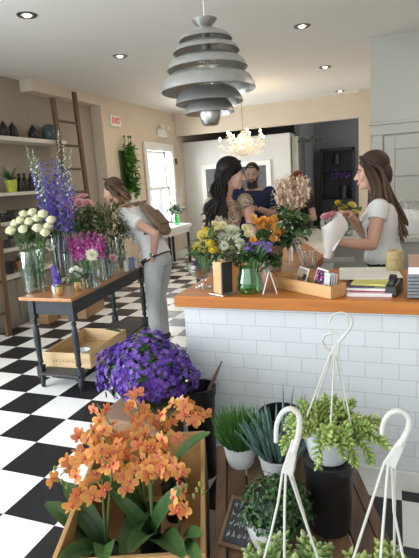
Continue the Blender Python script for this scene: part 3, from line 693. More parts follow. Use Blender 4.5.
# folded white tent card
p = ctr(270, 293)
tc_ = thing('tent_card', (p.x, p.y, KT+.001), 'small folded white tent card standing on the counter edge', 'card', rot=.25)
for s_ in (-1, 1):
    MB().hexa([V((s_*.035-.002, -.035, 0)), V((s_*.035+.002, -.035, 0)), V((s_*.035+.002, .035, 0)), V((s_*.035-.002, .035, 0))], [V((s_*.003-.002, -.03, .112)), V((s_*.003+.002, -.03, .112)), V((s_*.003+.002, .04, .112)), V((s_*.003-.002, .04, .112))]).build('card_face', M['paper'], tc_, False)
# beech card box with photo cards
b0, b1, b2 = ctr(275.5, 288), ctr(331, 299.5), ctr(343, 292.5)
ax = (b1-b0).normalized(); ang = math.atan2(ax.y, ax.x); L_ = (b1-b0).length; dp_ = .11
cn = (b0+b1)/2+V((-ax.y, ax.x, 0))*dp_/2
bx = thing('card_box', (cn.x, cn.y, KT+.0005), 'long light beech box of greeting cards on the counter', 'box', rot=ang)
h = .062; th = .008
for s_ in (-1, 1):
    MB().box((0, s_*(dp_/2-th/2), h/2), (L_, th, h)).build('long_side', M['beech'], bx, False, .002)
    MB().box((s_*(L_/2-th/2), 0, h/2), (th, dp_-2*th, h)).build('short_side', M['beech'], bx, False, .002)
MB().box((0, 0, .003), (L_-.01, dp_-.01, .006)).build('bottom', M['beech'], bx, False)
RB = rz(ang)
def card(lx, lean, w, hh, face, label, ly=0):
    """a card leaning in the box; face: list of coloured blobs"""
    mb = MB(); R = RB @ rz(-.35) @ rx(-lean); o = cn+RB @ V((lx, ly, .012))
    mb.box(o+R @ V((0, .0015, hh/2)), (w, .003, hh), R, (.82, .82, .80))
    mb.box(o+R @ V((0, -.0005, hh/2)), (w*.86, .0012, hh*.84), R, face[0])
    for i, (x, z, s_, c) in enumerate(face[1]): mb.box(o+R @ V((x*w*.4, -.0014-.00003*i, hh/2+z*hh*.38)), (s_*w, .0006, s_*w*.8), R, c)
    return single('greeting_card', mb, M['paint'], label, 'card', None, smooth=False)
fl = [(U(-1, 1), U(-1, 1), U(.06, .16), RND.choice(((.5, .05, .35), (.35, .05, .4), (.6, .2, .5), (.05, .15, .05), (.7, .5, .6)))) for i in range(34)]
pf_ = [(-.5, -.3, .45, (.30, .2, .12)), (.1, -.5, .5, (.22, .15, .09)), (.75, .2, .32, (.015, .015, .015)), (-.4, .5, .4, (.5, .42, .33))]
card(-.075, .35, .11, .105, ((.42, .33, .24), pf_), 'brown photo greeting card in the end of the beech box near the tent card')
card(.048, .35, .11, .112, ((.03, .02, .04), fl), 'greeting card with magenta and purple flowers in the beech box')
for i in range(4): card(.128, .12, .05, .10-.003*i, ((.55, .56, .55), []), 'narrow plain white card filed beside the flower card, %s in its row' % ('front one', 'second', 'third', 'hindmost')[i], -.024+i*.017)
# paper stack, yellow pad, folders
p = ctr(357, 294)
def sheet(name, c, w, l, z, th, ang, cl, label, cat='paper'):
    return single(name, MB().box((c.x, c.y, z+th/2), (w, l, th), rz(ang), cl), M['paint'], label, cat, None, smooth=False)
p0 = V((-.105, 2.46, 0))
z_ = KT+.0005
for nm, w, l, dx, dy, th, ang, cl, lb in (
    ('paper_pad', .20, .26, .0, -.02, .016, .03, (.80, .74, .74), 'pale pinkish pad at the bottom of the paper stack'),
    ('crimson_folder', .19, .25, .005, -.0, .006, .05, (.42, .03, .10), 'crimson folder in the paper stack beside the beech box'),
    ('white_notebook', .19, .25, .0, .0, .010, -.03, (.78, .76, .72), 'white notebook between the crimson and the purple folder'),
    ('purple_folder', .12, .22, -.04, .0, .006, .06, (.07, .04, .12), 'dark purple folder in the paper stack'),
    ('yellow_pad', .17, .23, .015, .02, .008, -.12, (.66, .62, .16), 'yellow-green pad near the top of the paper stack'),
    ('white_papers', .30, .30, -.01, .16, .006, .10, (.82, .80, .74), 'loose white papers spread over the top of the stack')):
    sheet(nm, p0+V((dx, dy, 0)), w, l, z_, th, ang, cl, lb); z_ += th+.0006
# black tape dispenser
p = ctr(394, 296); td = thing('tape_dispenser', (p.x, p.y+.06, KT+.001), 'black tape dispenser beside the paper stack', 'tape dispenser', rot=1.35)
MB().loft([((-.075, 0, .0), V((0, .032, 0)), V((0, 0, .0))), ((-.074, 0, .025), V((0, .033, 0)), V((0, 0, .025)))], 8)
bd = MB().hexa([V(q) for q in ((-.08, -.03, 0), (.08, -.03, 0), (.08, .03, 0), (-.08, .03, 0))], [V(q) for q in ((-.07, -.026, .05), (.03, -.026, .065), (.03, .026, .065), (-.07, .026, .05))])
bd.build('body', M['blackp'], td, False, .008)
MB().lathe([(.02, -.012), (.04, -.012), (.04, .012), (.02, .012), (.02, -.012)], 24, TM((-.025, 0, .055), rx(PI/2))).build('tape_roll', M['blackp'], td)
MB().box((.065, 0, .035), (.012, .05, .05)).build('cutter', M['black'], td, False, .002)
# twine spool
p = ctr(394, 282); px_ = aty(394, 275, p.y)
sp = thing('twine_spool', (p.x, p.y+.06, KT+.001), 'tall spool of natural jute twine on the counter', 'spool')
pr = [(.018, 0), (.046, 0), (.05, .008)]
n_ = 46; hh = .150
tw = MB().lathe([(.012, 0), (.038, 0)]+[(.039+.003*(1-abs(i/n_-.5)*1.3)+(.0016 if i % 2 else 0), .003+hh*i/n_) for i in range(n_+1)]+[(.038, hh+.006), (.014, hh+.006), (.012, hh)], 28, TM((p.x, p.y+.06, KT+.001)))
tw.build('twine', mat('jute_twine', (.50, .40, .20), .9, var=.3, scale=60, stretch=(1, 1, 6), bump=.3), sp)
MB().lathe([(.012, -.0), (.014, 0), (.014, hh+.008), (.008, hh+.008), (.008, .0)], 14, TM((p.x, p.y+.06, KT+.001))).build('core', M['kraft'], sp)
# grey card rack with brown photo
p = ctr(413, 297)
gr = thing('brochure_rack', (p.x+.03, p.y+.07, KT+.001), 'grey ribbed brochure block with a brown picture on its top', 'rack', rot=0)
for i in range(7): MB().box((0, -.055+i*.0, .012+i*.0155), (.11-.002*(i % 2), .12, .013)).build('grey_tray', mat('slate_grey', (.20, .225, .24), .5) if i == 0 else bpy.data.materials['slate_grey'], gr, False, .002)
MB().box((0, -.1, .125), (.105, .004, .035)).build('white_label', M['paper'], gr, False)
MB().box((0, -.09, .165), (.105, .01, .07)).build('brown_picture', M['kraft'], gr, False)
# glass tumbler on the counter
p = ctr(310, 267); single('glass_tumbler', MB().lathe([(0, .004), (.034, .004), (.042, .10), (.044, .10), (.036, 0), (0, 0)], 24, TM((p.x, p.y, KT+.001))), M['glass'], 'clear glass tumbler behind the beech card box', 'glass')
# white folding stand (slanted metal easel)
p = ctr(300, 268)
es = thing('white_easel', (p.x-.02, p.y+.06, KT+.001), 'white metal easel stand beside the glass tumbler', 'stand', rot=0)
e0 = V((p.x-.02, p.y+.06, KT+.001))
T1, T2 = aty(290, 228, e0.y), aty(303, 268, e0.y)
for dy in (0, .10):
    MB().tube([T1+V((0, dy, 0))-e0, V((T2.x, T2.y+dy, KT+.008))-e0], .007, 8).build('rail', M['whitep'], es)
    MB().tube([T1+V((0, dy, 0))-e0, V((T1.x-.02, T1.y+dy+.05, KT+.008))-e0], .006, 8).build('strut', M['whitep'], es)
for f in (.25, .6): q = T1.lerp(T2, f)-e0; MB().tube([q, q+V((0, .10, 0))], .005, 8).build('crossbar', M['whitep'], es)
q = aty(416, 254, 3.3)
dl = thing('desk_lamp', (q.x+.03, 2.86, KT+.001), 'small bright white lamp at the far right behind the grey rack', 'lamp')
x_ = q.x+.02; z_l = aty(414, 256, 2.86).z
MB().lathe([(0, 0), (.05, 0), (.05, .012), (.01, .016)], 18, TM((x_+.01, 2.86, KT+.001))).tube([(x_+.01, 2.86, KT+.01), (x_+.01, 2.86, z_l)], .006).build('stand', M['whitep'], dl)
MB().ell((x_+.01, 2.86, z_l), (.03, .03, .045), None, 14, 10).build('bulb', mat('white_glow', (1, 1, 1), .4, emit=(.95, .97, 1), estr=1.6), dl)
# ================================================================== PLANTS IN FRONT OF THE COUNTER
def toward(p, d, up=V((0, 0, 1))):
    """matrix with +Y along d, +Z as near up as possible"""
    y = V(d).normalized(); x = y.cross(up)
    if x.length < .05: x = y.cross(V((1, 0, 0)))
    x.normalize(); z = x.cross(y); return TM(p, Matrix((x, y, z)).transposed())
# orchid crate
RZ = .35; oc = [atz(*q, RZ) for q in ((102, 437), (204.5, 432), (49, 556), (206.7, 556))]
oc_c = sum(oc, V())/4; oang = math.radians(21.2)
crate('orchid_crate', (oc_c.x, oc_c.y), oang, .51, .80, .349, 'deep pale pine crate full of orange orchids at the front of the floor', wood('warm_pine', (.42, .24, .09), (.55, .34, .15), .5, 1), .018)
def incrate(x, y, z): p = rz(oang) @ V((x, y, 0)); return V((oc_c.x+p.x, oc_c.y+p.y, z))
# orchid bloom, facing +Z, about unit radius 1
def orchid_bloom(seed):
    R_ = random.Random(seed); mb = MB()
    base = R_.choice(((.74, .34, .055), (.78, .42, .08), (.72, .28, .07), (.80, .48, .11), (.74, .32, .13), (.70, .25, .08))); pink = R_.choice(((.64, .12, .10), (.68, .18, .13), (.62, .13, .17)))
    def petal(ang, L, W, b, prof=None, tilt=.12):
        m = TM((0, 0, 0), rz(ang) @ rx(tilt))
        mb.leaf(m, L, W, b, -.10, 5, pink, base, prof, .25)
        n0 = len(mb.c)-18
        for i in range(0, 9): mb.c[n0+i] = tuple(a*w_+q*(1-w_) for a, q, w_ in zip(base, pink, (.12 if i < 3 else .25 if i < 6 else .65,)*3))
    wide = lambda t: min(1, .25+2.2*t)*(1 if t < .6 else math.sqrt(max(0, 1-((t-.6)/.45)**2)))
    nar = lambda t: .3+.7*math.sin(PI*min(1, t*.85+.12))
    petal(0, .95, .42, .3, nar, .25); petal(2.3, .95, .42, .35, nar, .05); petal(-2.3, .95, .42, .35, nar, .05)
    petal(1.38, 1.0, .74, R_.uniform(.1, .6), wide, R_.uniform(.05, .35)); petal(-1.38, 1.0, .74, R_.uniform(.1, .6), wide, R_.uniform(.05, .35))
    lipc = (.50, .03, .10)
    mb.ell((0, -.05, .18), (.13, .15, .18), None, 8, 5, (.75, .25, .12)).leaf(TM((0, -.05, .12), rz(PI) @ rx(-.9)), .5, .34, .9, .3, 4, lipc, (.6, .05, .16))
    for s_ in (-1, 1): mb.leaf(TM((0, 0, .15), rz(PI+s_*1.3) @ rx(-1.1)), .3, .2, .5, n=3, c0=lipc)
    return mb
OB = []
for s_ in range(9):
    me = orchid_bloom(s_).mesh('orchid_bloom'); me.materials.append(M['petal']); OB.append(me)
view = lambda p: (CP-V(p)).normalized()
def orchid(base, stalks, leaves, label, nb=()):
    t = thing('orchid', tuple(base), label, 'orchid', 'orange orchids in the pine crate')
    MB().lathe([(0, 0), (.045, 0), (.058, .17), (.055, .17), (.05, .16), (0, .16)], 18, TM(base)).build('pot', M['blackp'], t)
    b = base+V((0, 0, .16))
    for q in leaves:
        x, y, Y, W = q; tip = aty(x, y, Y); d = tip-b; L = d.length
        mb = MB(); g = U(.7, 1.25); mid = V((d.x, d.y, 0)); upv = (view(tip)*.7+V((0, 0, 1))).normalized()
        m = toward(b, d+V((0, 0, L*.25)), upv)
        mb.leaf(m, L*1.12, W, .75, .22, 8, (.028*g, .075*g, .022*g), (.06*g, .135*g, .035*g), lambda t: (.35+1.0*math.sin(PI*min(1, .12+t*.80)))*.75, .2)
        mb.build('leaf', M['leaf'], t)
    for pts, n in stalks:
        n = int(n*1.3+.5)
        P_ = [aty(*q) for q in pts]; path = [b, b.lerp(P_[0], .5)+V((0, 0, .03))]+P_
        MB().tube(path, [.0045]*2+[.0035]*(len(P_)-1)+[.002], 6, (.10, .16, .05)).build('flower_stalk', M['stem'], t)
        segs = [(P_[i], P_[i+1]) for i in range(len(P_)-1)] or [(P_[0], P_[0])]
        Ls = [(a-c).length for a, c in segs]; tot = sum(Ls) or 1
        for i in range(n):
            f = (i+.5)/n*tot; k_ = 0
            while k_ < len(Ls)-1 and f > Ls[k_]: f -= Ls[k_]; k_ += 1
            p = segs[k_][0].lerp(segs[k_][1], f/(Ls[k_] or 1))
            side = 1 if i % 2 else -1
            p = p+CR*(side*U(.008, .034))+CU*U(-.028, .028)+CF*U(-.035, .03)
            nrm = (view(p)*.62+V((U(-.8, .8), U(-.6, .5), U(-.35, .6)))).normalized()
            F = frame(nrm, V((U(-.5, .5), U(-.5, .5), 1)))
            put('bloom', RND.choice(OB), TM(p-V(base), F, U(.031, .039)), t)
    for i, (x, y, Y) in enumerate(nb):
        p = aty(x, y, Y); MB().ell(p, (.007, .007, .011), None, 8, 6, (.25, .26, .07)).tube([p, p+V((.012, .01, .0))], .0015, 5, (.2, .22, .08)).build('bud', M['petal'], t)
oz = .021
orchid(incrate(-.13, -.17, oz), [([(112, 470, 1.34), (97, 452, 1.34), (78, 458, 1.33), (60, 476, 1.32)], 13), ([(102, 480, 1.33), (90, 484, 1.31), (80, 500, 1.30)], 7)],
       [(49, 508, 1.3, .085), (66, 488, 1.38, .08), (72, 556, 1.12, .08), (104, 548, 1.1, .075)], 'orange orchid in the near left crate corner, buds hanging over the rim', [(55, 468, 1.32), (58, 480, 1.31), (51, 474, 1.32), (62, 482, 1.31), (67, 487, 1.31)])
orchid(incrate(.0, .05, oz), [([(118, 452, 1.5), (104, 436, 1.52), (88, 430, 1.52), (82, 440, 1.5)], 10), ([(128, 460, 1.45), (116, 448, 1.46), (108, 470, 1.42)], 8), ([(140, 470, 1.4), (128, 468, 1.4), (120, 484, 1.38)], 6)],
       [(112, 487, 1.42, .08), (128, 545, 1.25, .08), (95, 480, 1.5, .07)], 'orange orchid in the middle of the pine crate, flowers leaning to the left')
orchid(incrate(.05, -.15, oz), [([(150, 462, 1.42), (163, 462, 1.42), (177, 474, 1.40)], 12), ([(146, 450, 1.46), (156, 440, 1.5), (170, 446, 1.5)], 8), ([(150, 470, 1.4), (158, 474, 1.38), (152, 484, 1.37)], 4)],
       [(162, 500, 1.3, .085), (172, 545, 1.18, .09), (140, 535, 1.15, .08), (120, 500, 1.35, .06)], 'orange orchid in the middle of the pine crate beside the longest pale leaf')
orchid(incrate(.10, .22, oz), [([(160, 428, 1.68), (172, 413, 1.7), (188, 406, 1.72), (199, 412, 1.72), (197, 424, 1.7)], 16), ([(142, 424, 1.68), (137, 404, 1.7), (132, 393, 1.7)], 7)],
       [(183, 440, 1.6, .08), (150, 462, 1.6, .07)], 'tallest orange orchid at the far end of the pine crate beside the violet planter')
orchid(incrate(-.10, .25, oz), [([(112, 428, 1.66), (104, 414, 1.68), (97, 404, 1.7)], 4), ([(125, 436, 1.62), (140, 440, 1.6), (150, 428, 1.62)], 7)],
       [(110, 455, 1.6, .07), (128, 462, 1.55, .07)], 'orange orchid at the far left corner of the pine crate, topped by one yellow flower')
orchid(incrate(.14, -.20, oz), [([(184, 488, 1.3), (178, 500, 1.29), (186, 510, 1.28)], 4)],
       [(186, 528, 1.25, .075), (190, 548, 1.15, .06)], 'small orange orchid at the near right of the crate with one low spray', [(197, 490, 1.3), (200, 484, 1.3), (194, 496, 1.29), (203, 492, 1.3)])

# violet bellflower planter
bc = V((-1.215, 2.04, 0)); bt_ = thing('bellflower_planter', tuple(bc), 'mass of violet-blue bellflowers in a kraft-coloured planter beside the counter', 'plant')
MB().hexa([bc+V(q) for q in ((-.165, -.13, 0), (.165, -.13, 0), (.165, .13, 0), (-.165, .13, 0))], [bc+V(q) for q in ((-.185, -.14, .40), (.185, -.14, .40), (.185, .14, .40), (-.185, .14, .40))]).build('planter', M['kraft'], bt_, False, .012)
mc, mr = V((-1.165, 2.06, .595)), V((.235, .17, .185))
def mound():
    while True:
        d = V((U(-1, 1), U(-1, 1), U(-.75, 1)))
        if .2 < d.length < 1: break
    d.normalize(); lump = 1+.09*math.sin(d.x*6+1)+.06*math.cos(d.y*9+d.z*5)+.05*math.sin(d.x*13)
    return mc+V((d.x*mr.x, d.y*mr.y, d.z*mr.z))*lump, d
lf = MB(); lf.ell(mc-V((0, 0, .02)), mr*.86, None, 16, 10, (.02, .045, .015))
for i in range(900):
    p, d = mound(); g = U(.6, 1.5); lf.leaf(TM(mc+(p-mc)*U(.82, .98), frame((d+V((U(-.6, .6), U(-.6, .6), U(-.3, .6)))).normalized()) @ rz(U(0, 6))), U(.03, .05), .022, .5, n=2, c0=(.06*g, .15*g, .035*g))
lf.build('foliage', M['leaf'], bt_)
def star(cc, c2, n=5, L=1.0, W=.62):
    mb = MB()
    for i in range(n): mb.leaf(TM((0, 0, 0), rz(i*2*PI/n) @ rx(.35)), L, W, .15, .1, 3, c2, cc)
    mb.ell((0, 0, .10), (.08, .08, .16), None, 6, 4, (.5, .45, .7)); return mb
SM = [star(c, c2) for c, c2 in (((.12, .045, .38), (.22, .10, .49)), ((.15, .06, .43), (.27, .14, .54)), ((.08, .03, .30), (.15, .065, .41)), ((.19, .09, .48), (.33, .2, .6)))]
SME = [m_.mesh('bellflower') for m_ in SM]
for me in SME: me.materials.append(M['petal'])
near = []; rest = MB()
cand = []
for i in range(1150):
    p, d = mound(); n_ = (d+V((U(-.45, .45), U(-.45, .45), U(-.1, .55)))).normalized(); p = mc+(p-mc)*U(.98, 1.06); sc_ = U(.016, .024)
    if p.z < .52 and RND.random() < .85: continue
    cand.append((d.dot(view(p))+p.z*.2-p.y*.2, p, n_, sc_))
cand.sort(key=lambda q: -q[0])
for i, (w_, p, n_, s_) in enumerate(cand):
    if i < 100: put('flower', RND.choice(SME), TM(p-bc, frame(n_) @ rz(U(0, 6)), s_), bt_)
    else: rest.add(RND.choice(SM), TM(p, frame(n_) @ rz(U(0, 6)), s_))
ro = rest.build('flower_mass', M['petal'], bt_); ro['kind'] = 'stuff'

# tall black florist bucket with a stick
bk = V((aty(199.5, 393, 2.17).x, 2.165, 0)); 
bo = thing('florist_bucket', tuple(bk), 'tall black plastic bucket between the violet bellflowers and the counter', 'bucket')
MB().lathe([(0, .004), (.062, .004), (.066, .0), (.080, .44), (.088, .46), (.090, .50), (.083, .505), (.078, .49), (.058, .03), (0, .02)], 32, TM(bk)).build('bucket_body', M['blackp'], bo)
a_, b_ = aty(203, 402, 2.15), aty(222, 361, 2.22)
sk_ = MB().tube([V((bk.x-.02, bk.y-.02, .06)), a_.lerp(V((bk.x-.02, bk.y-.02, .06)), .45), a_, a_.lerp(b_, .35)+V((.004, 0, .003)), a_.lerp(b_, .75), b_], [.008, .009, .011, .010, .008, .003], 8)
single('driftwood_stick', sk_, M['bark'], 'brown broken branch sticking out of the tall black bucket', 'branch')

# slatted wooden platform
PT = .30; pang = math.radians(18.5); pbl = V((-.765, 1.945, 0)); px_v = rz(pang) @ V((1, 0, 0)); py_v = rz(pang) @ V((0, -1, 0)); PW, PL = .60, 1.25
plt = thing('plant_platform', tuple(pbl+px_v*PW/2+py_v*PL/2), 'low dark slatted wooden platform carrying the potted plants', 'platform')
def pp(u, v, z): q = pbl+px_v*u+py_v*v; return V((q.x, q.y, z))
def slab(u0, u1, v0, v1, z0, z1): return MB().hexa([pp(u0, v0, z0), pp(u1, v0, z0), pp(u1, v1, z0), pp(u0, v1, z0)], [pp(u0, v0, z1), pp(u1, v0, z1), pp(u1, v1, z1), pp(u0, v1, z1)])
sl_m = [wood('slat_wood_'+n_, c1, c2, .6, 1) for n_, c1, c2 in (('a', (.085, .044, .021), (.16, .088, .044)), ('b', (.12, .064, .033), (.21, .12, .065)), ('c', (.07, .038, .02), (.13, .072, .038)))]
slab(0, .042, 0, PL, .08, PT+.012).build('side_rail', sl_m[1], plt, False, .004); slab(PW-.042, PW, 0, PL, .08, PT+.0).build('side_rail', sl_m[0], plt, False, .004)
nS = 6; ws = (PW-.084)/nS
for i in range(nS): slab(.042+i*ws+.004, .042+(i+1)*ws-.004, 0, PL, PT-.02, PT).build('slat', sl_m[i % 3], plt, False, .003)
for v in (.02, PL/2, PL-.07): slab(.042, PW-.042, v, v+.05, PT-.07, PT-.021).build('crosspiece', sl_m[2], plt, False, .003)
for u in (.0, PW-.05):
    for v in (.0, PL-.05): slab(u+.001, u+.049, v+.001, v+.049, 0, .081 if u == 0 else .081).build('leg', sl_m[0], plt, False)
# pots on it
def pot_plant(name, c, r, h, m, label, z=PT, cat='plant'):
    t = thing(name, (c.x, c.y, z+.001), label, cat)
    o = V((c.x, c.y, z+.001))
    MB().lathe([(0, .0), (r*.70, 0), (r*.76, .006), (r*.9, h*.45), (r*.98, h*.9), (r*1.03, h*.92), (r*1.03, h), (r*.95, h), (r*.92, h*.85), (r*.6, .02), (0, .015)], 36, TM(o)).build('pot', m, t)
    MB().lathe([(0, h*.86), (r*.5, h*.88), (r*.925, h*.86)], 20, TM(o)).build('soil', M['soil'], t)
    return t, o
# 1 rosemary-like grass
c1 = atz(238, 470, PT); c1 = V((c1.x, c1.y+.05, 0)); t, o = pot_plant('needle_plant', c1, .074, .10, M['pot'], 'upright fine-leaved green plant in a white pot at the back corner of the platform')
lf = MB()
for i in range(620):
    a = U(0, 6.28); r = .07*math.sqrt(U(0, 1)); p = o+V((r*math.cos(a), r*math.sin(a), .088)); d = V((math.cos(a)*r*5.5+U(-.22, .22), math.sin(a)*r*5.5+U(-.22, .22), 1)); g = U(.6, 1.5)
    L = U(.09, .165); q = p+d.normalized()*L
    lf.tube([p, p.lerp(q, .5)+V((U(-.006, .006), U(-.006, .006), 0)), q], [.0022, .0024, .0008], 4, [(.03*g, .09*g, .02*g), (.06*g, .17*g, .035*g), (.10*g, .25*g, .06*g)], cap=False)
lf.build('foliage', M['leaf'], t)
# 2 blue chalk sticks
c2 = atz(276, 484, PT); c2 = V((c2.x, c2.y+.055, 0)); t, o = pot_plant('blue_succulent', c2, .080, .105, M['pot'], 'blue-green finger-leaved succulent in a white pot behind the near hanger hook')
lf = MB()
for i in range(120):
    a = U(0, 6.28); r = .062*math.sqrt(U(0, 1)); p = o+V((r*math.cos(a), r*math.sin(a), .09)); sp_ = r*9+.25
    d = V((math.cos(a)*sp_+U(-.2, .2), math.sin(a)*sp_+U(-.2, .2), U(.8, 1.5))).normalized(); L = U(.10, .19); q = p+d*L+V((0, 0, .02)); g = U(.7, 1.3)
    cA, cB = (.045*g, .10*g, .085*g), (.14*g, .24*g, .22*g)
    lf.tube([p, p.lerp(q, .4)+V((0, 0, -.008)), p.lerp(q, .8), q], [.0045, .0065, .0055, .001], 6, [cA, cB, cB, cB], cap=False)
for x, y in ((283, 383), (294, 386), (306, 394), (300, 400)):
    q = aty(x, y, c2.y+.02); p = o+V((.02, .01, .09)); lf.tube([p, p.lerp(q, .5)+V((0, 0, .01)), q], [.005, .0065, .001], 6, (.13, .22, .21), cap=False)
lf.build('leaves', M['fat'], t)
# empty black nursery pot behind
cb2 = V((-.47, 2.01, PT+.001)); single('nursery_pot', MB().lathe([(0, .0), (.075, 0), (.095, .165), (.102, .167), (.102, .185), (.094, .185), (.075, .02), (0, .015)], 32, TM(cb2)), M['blackp'], 'empty black nursery pot behind the two white-potted plants', 'pot', origin=cb2)
# 3 boxwood ball
c3 = aty(268, 545, 1.40); c3 = V((c3.x, 1.42, 0)); t, o = pot_plant('boxwood_ball', c3, .080, .11, M['pot'], 'round dense small-leaved green shrub in a white pot at the middle of the platform')
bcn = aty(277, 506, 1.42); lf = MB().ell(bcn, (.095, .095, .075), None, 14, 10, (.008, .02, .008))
for i in range(1900):
    d = V((U(-1, 1), U(-1, 1), U(-.85, 1)))
    if d.length > 1 or d.length < .1: continue
    d.normalize(); p = bcn+V((d.x*.122, d.y*.12, d.z*.096))*U(.82, 1.03)*(1+.06*math.sin(d.x*9)*math.cos(d.z*8)); g = U(.45, 1.5)
    lf.leaf(TM(p, frame((d+V((U(-.7, .7), U(-.7, .7), U(-.4, .8)))).normalized()) @ rz(U(0, 6))), U(.014, .022), .011, .3, n=2, c0=(.035*g, .10*g, .025*g), c1=(.06*g, .15*g, .04*g))
lf.build('foliage', M['leaf'], t)
# chalkboard
kc = atz(241, 527, PT+.03); kb = thing('chalkboard', (kc.x, kc.y, PT+.001), 'small wood-framed chalkboard with white handwriting beside the round shrub', 'chalkboard')
KR = rz(pang-.30) @ Matrix.Rotation(.10, 3, 'Y') @ rx(.42)
kw, kh = .105, .17
kbo = V((kc.x, kc.y, PT+.045))
def kq(x, y, z): return kbo+KR @ V((x, y, z))
MB().box(kbo, (kw, kh, .006), KR).build('slate', mat('chalk_slate', (.035, .04, .042), .8, var=.4, scale=20), kb, False)
frm = MB()
for x, y, sx, sy in ((-kw/2, 0, .012, kh+.012), (kw/2, 0, .012, kh+.012), (0, -kh/2, kw, .012), (0, kh/2, kw, .012)): frm.box(kq(x, y, .002), (sx, sy, .012), KR)
frm.build('frame', M['slat'], kb, False, .002)
ck_ = MB()
for li in range(4):
    for i in range(5):
        bx_, by_ = -kw*.36+i*.019, kh*.34-li*.036; pts = []
        for k_ in range(6): pts.append(kq(bx_+k_*.0026+U(-.003, .003), by_+U(-.008, .008)+(.01 if k_ % 2 else 0), .0042))
        ck_.tube(pts, .0008, 4)
ck_.build('chalk_handwriting', mat('white_chalk', (.72, .72, .70), .9), kb)

# ---- succulents on hangers
def fat_leaf_mesh(c0, c1, L=1, W=.58):
    mb = MB(); n = 6; rings = ((0, .10), (.25, .75), (.55, 1), (.82, .7), (1, .08))
    vs = []; cs = []; fs = []
    for z, r in rings:
        for j in range(n):
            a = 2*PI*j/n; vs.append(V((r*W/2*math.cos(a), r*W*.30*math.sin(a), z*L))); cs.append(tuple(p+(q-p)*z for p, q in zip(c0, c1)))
    for i in range(len(rings)-1):
        for j in range(n): fs.append((i*n+j, i*n+(j+1) % n, (i+1)*n+(j+1) % n, (i+1)*n+j))
    return mb._add(vs, fs, cs)
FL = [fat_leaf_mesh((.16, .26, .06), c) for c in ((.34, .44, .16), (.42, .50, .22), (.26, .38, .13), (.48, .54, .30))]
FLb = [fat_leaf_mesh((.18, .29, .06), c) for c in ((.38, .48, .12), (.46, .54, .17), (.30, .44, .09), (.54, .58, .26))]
def succ_stem(mb, p, d, n, step, s_, droop, kinds):
    p = V(p); d = V(d).normalized(); pts = [p.copy()]
    for i in range(n):
        d = (d+V((0, 0, -droop))).normalized(); p = p+d*step; pts.append(p.copy()); F = frame(d)
        for j in range(3):
            a = i*2.4+j*2.09; out = (F.col[0]*math.cos(a)+F.col[1]*math.sin(a)); ld_ = (out*1.0+d*(.45+.8*i/n)).normalized()
            mb.add(RND.choice(kinds), TM(p, frame(ld_, d), s_*U(.8, 1.15)*(1 if i < n-2 else .75)))
    mb.tube(pts, .004, 5, (.2, .26, .1))
def hook(t, pts, r, mname='hook'):
    MB().tube(pts, r, 8, sq=.62).build(mname, M['hookp'], t)
def hanger(t, hookpx, plate, rims, Y, r, stretch=1):
    P_ = [aty(x, y, Y) for x, y in hookpx]
    # smooth the curve
    Q = []
    for i in range(len(P_)-1):
        p0, p1, p2, p3 = P_[max(i-1, 0)], P_[i], P_[i+1], P_[min(i+2, len(P_)-1)]
        for k_ in range(5):
            u = k_/5; Q.append(.5*((2*p1)+(p2-p0)*u+(2*p0-5*p1+4*p2-p3)*u*u+(3*p1-p0-3*p2+p3)*u**3))
    Q.append(P_[-1]); n = len(Q)
    MB().tube(Q, [r*(.75+.35*i/n) for i in range(n)], 10).build('hook', M['hookp'], t)
    a, b, w0, w1 = plate; pa, pb = aty(*a, Y), aty(*b, Y); ax = (pb-pa).normalized(); sx = ax.cross(V((0, 1, 0))).normalized(); th = V((0, .004, 0))
    MB().hexa([pa-sx*w0-th, pa+sx*w0-th, pa+sx*w0+th, pa-sx*w0+th], [pb-sx*w1-th, pb+sx*w1-th, pb+sx*w1+th, pb-sx*w1+th]).build('hanger_plate', M['hookp'], t, False, .003)
    k_ = len(rims)
    for i, (p, sag) in enumerate(rims):
        s0 = pb+sx*(w1*.8*(2*i/max(1, k_-1)-1))-ax*.004; p = V(p); m_ = s0.lerp(p, .5)+V(sag)
        MB().tube([s0, s0.lerp(m_, .5)+V(sag)*.3, m_, m_.lerp(p, .5)+V(sag)*.4, p], .003, 6).build('hanger_strand', M['hookp'], t)
        MB().tube([p+V((0, 0, .008)), p-V((0, 0, .012))], .0045, 6).build('rim_clip', M['hookp'], t)
def stand_pot(c, r, h, label):
    return single('black_pot', MB().lathe([(0, 0), (r*.80, 0), (r*.82, .004), (r*.97, h*.86), (r*1.03, h*.88), (r*1.05, h), (r*.99, h), (r*.97, h-.006), (r*.5, h-.003), (0, h-.003)], 40, TM((c.x, c.y, PT+.001))), M['blackp'], label, 'pot', origin=V((c.x, c.y, PT+.001)))
# middle basket on the black stand
hc_ = aty(328, 450, 1.55); hc_ = V((hc_.x, 1.56, 0)); hs = aty(328, 466, 1.50).z-PT-.005
stand_pot(hc_, .088, hs, 'black plastic pot carrying the middle hanging basket')
zb = PT+hs+.002
t, o = pot_plant('hanging_basket', hc_, .086, .125, M['potb'], 'trailing pale green succulent in a pale blue-grey basket standing on the black pot', z=zb)
lf = MB()
for i in range(62):
    a = U(0, 6.28); r = .07*math.sqrt(U(0, 1)); p = o+V((r*math.cos(a), r*math.sin(a), .11)); k_ = U(.3, 1.3)
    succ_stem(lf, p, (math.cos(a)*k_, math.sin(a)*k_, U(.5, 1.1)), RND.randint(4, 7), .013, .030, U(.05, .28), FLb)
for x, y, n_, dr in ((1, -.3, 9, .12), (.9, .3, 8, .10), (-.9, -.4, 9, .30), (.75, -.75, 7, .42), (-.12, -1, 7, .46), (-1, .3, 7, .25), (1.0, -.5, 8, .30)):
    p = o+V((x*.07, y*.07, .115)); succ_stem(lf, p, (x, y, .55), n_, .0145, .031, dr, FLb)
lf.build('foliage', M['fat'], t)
rim = lambda o, r, a, z: o+V((r*math.cos(a), r*math.sin(a), z))
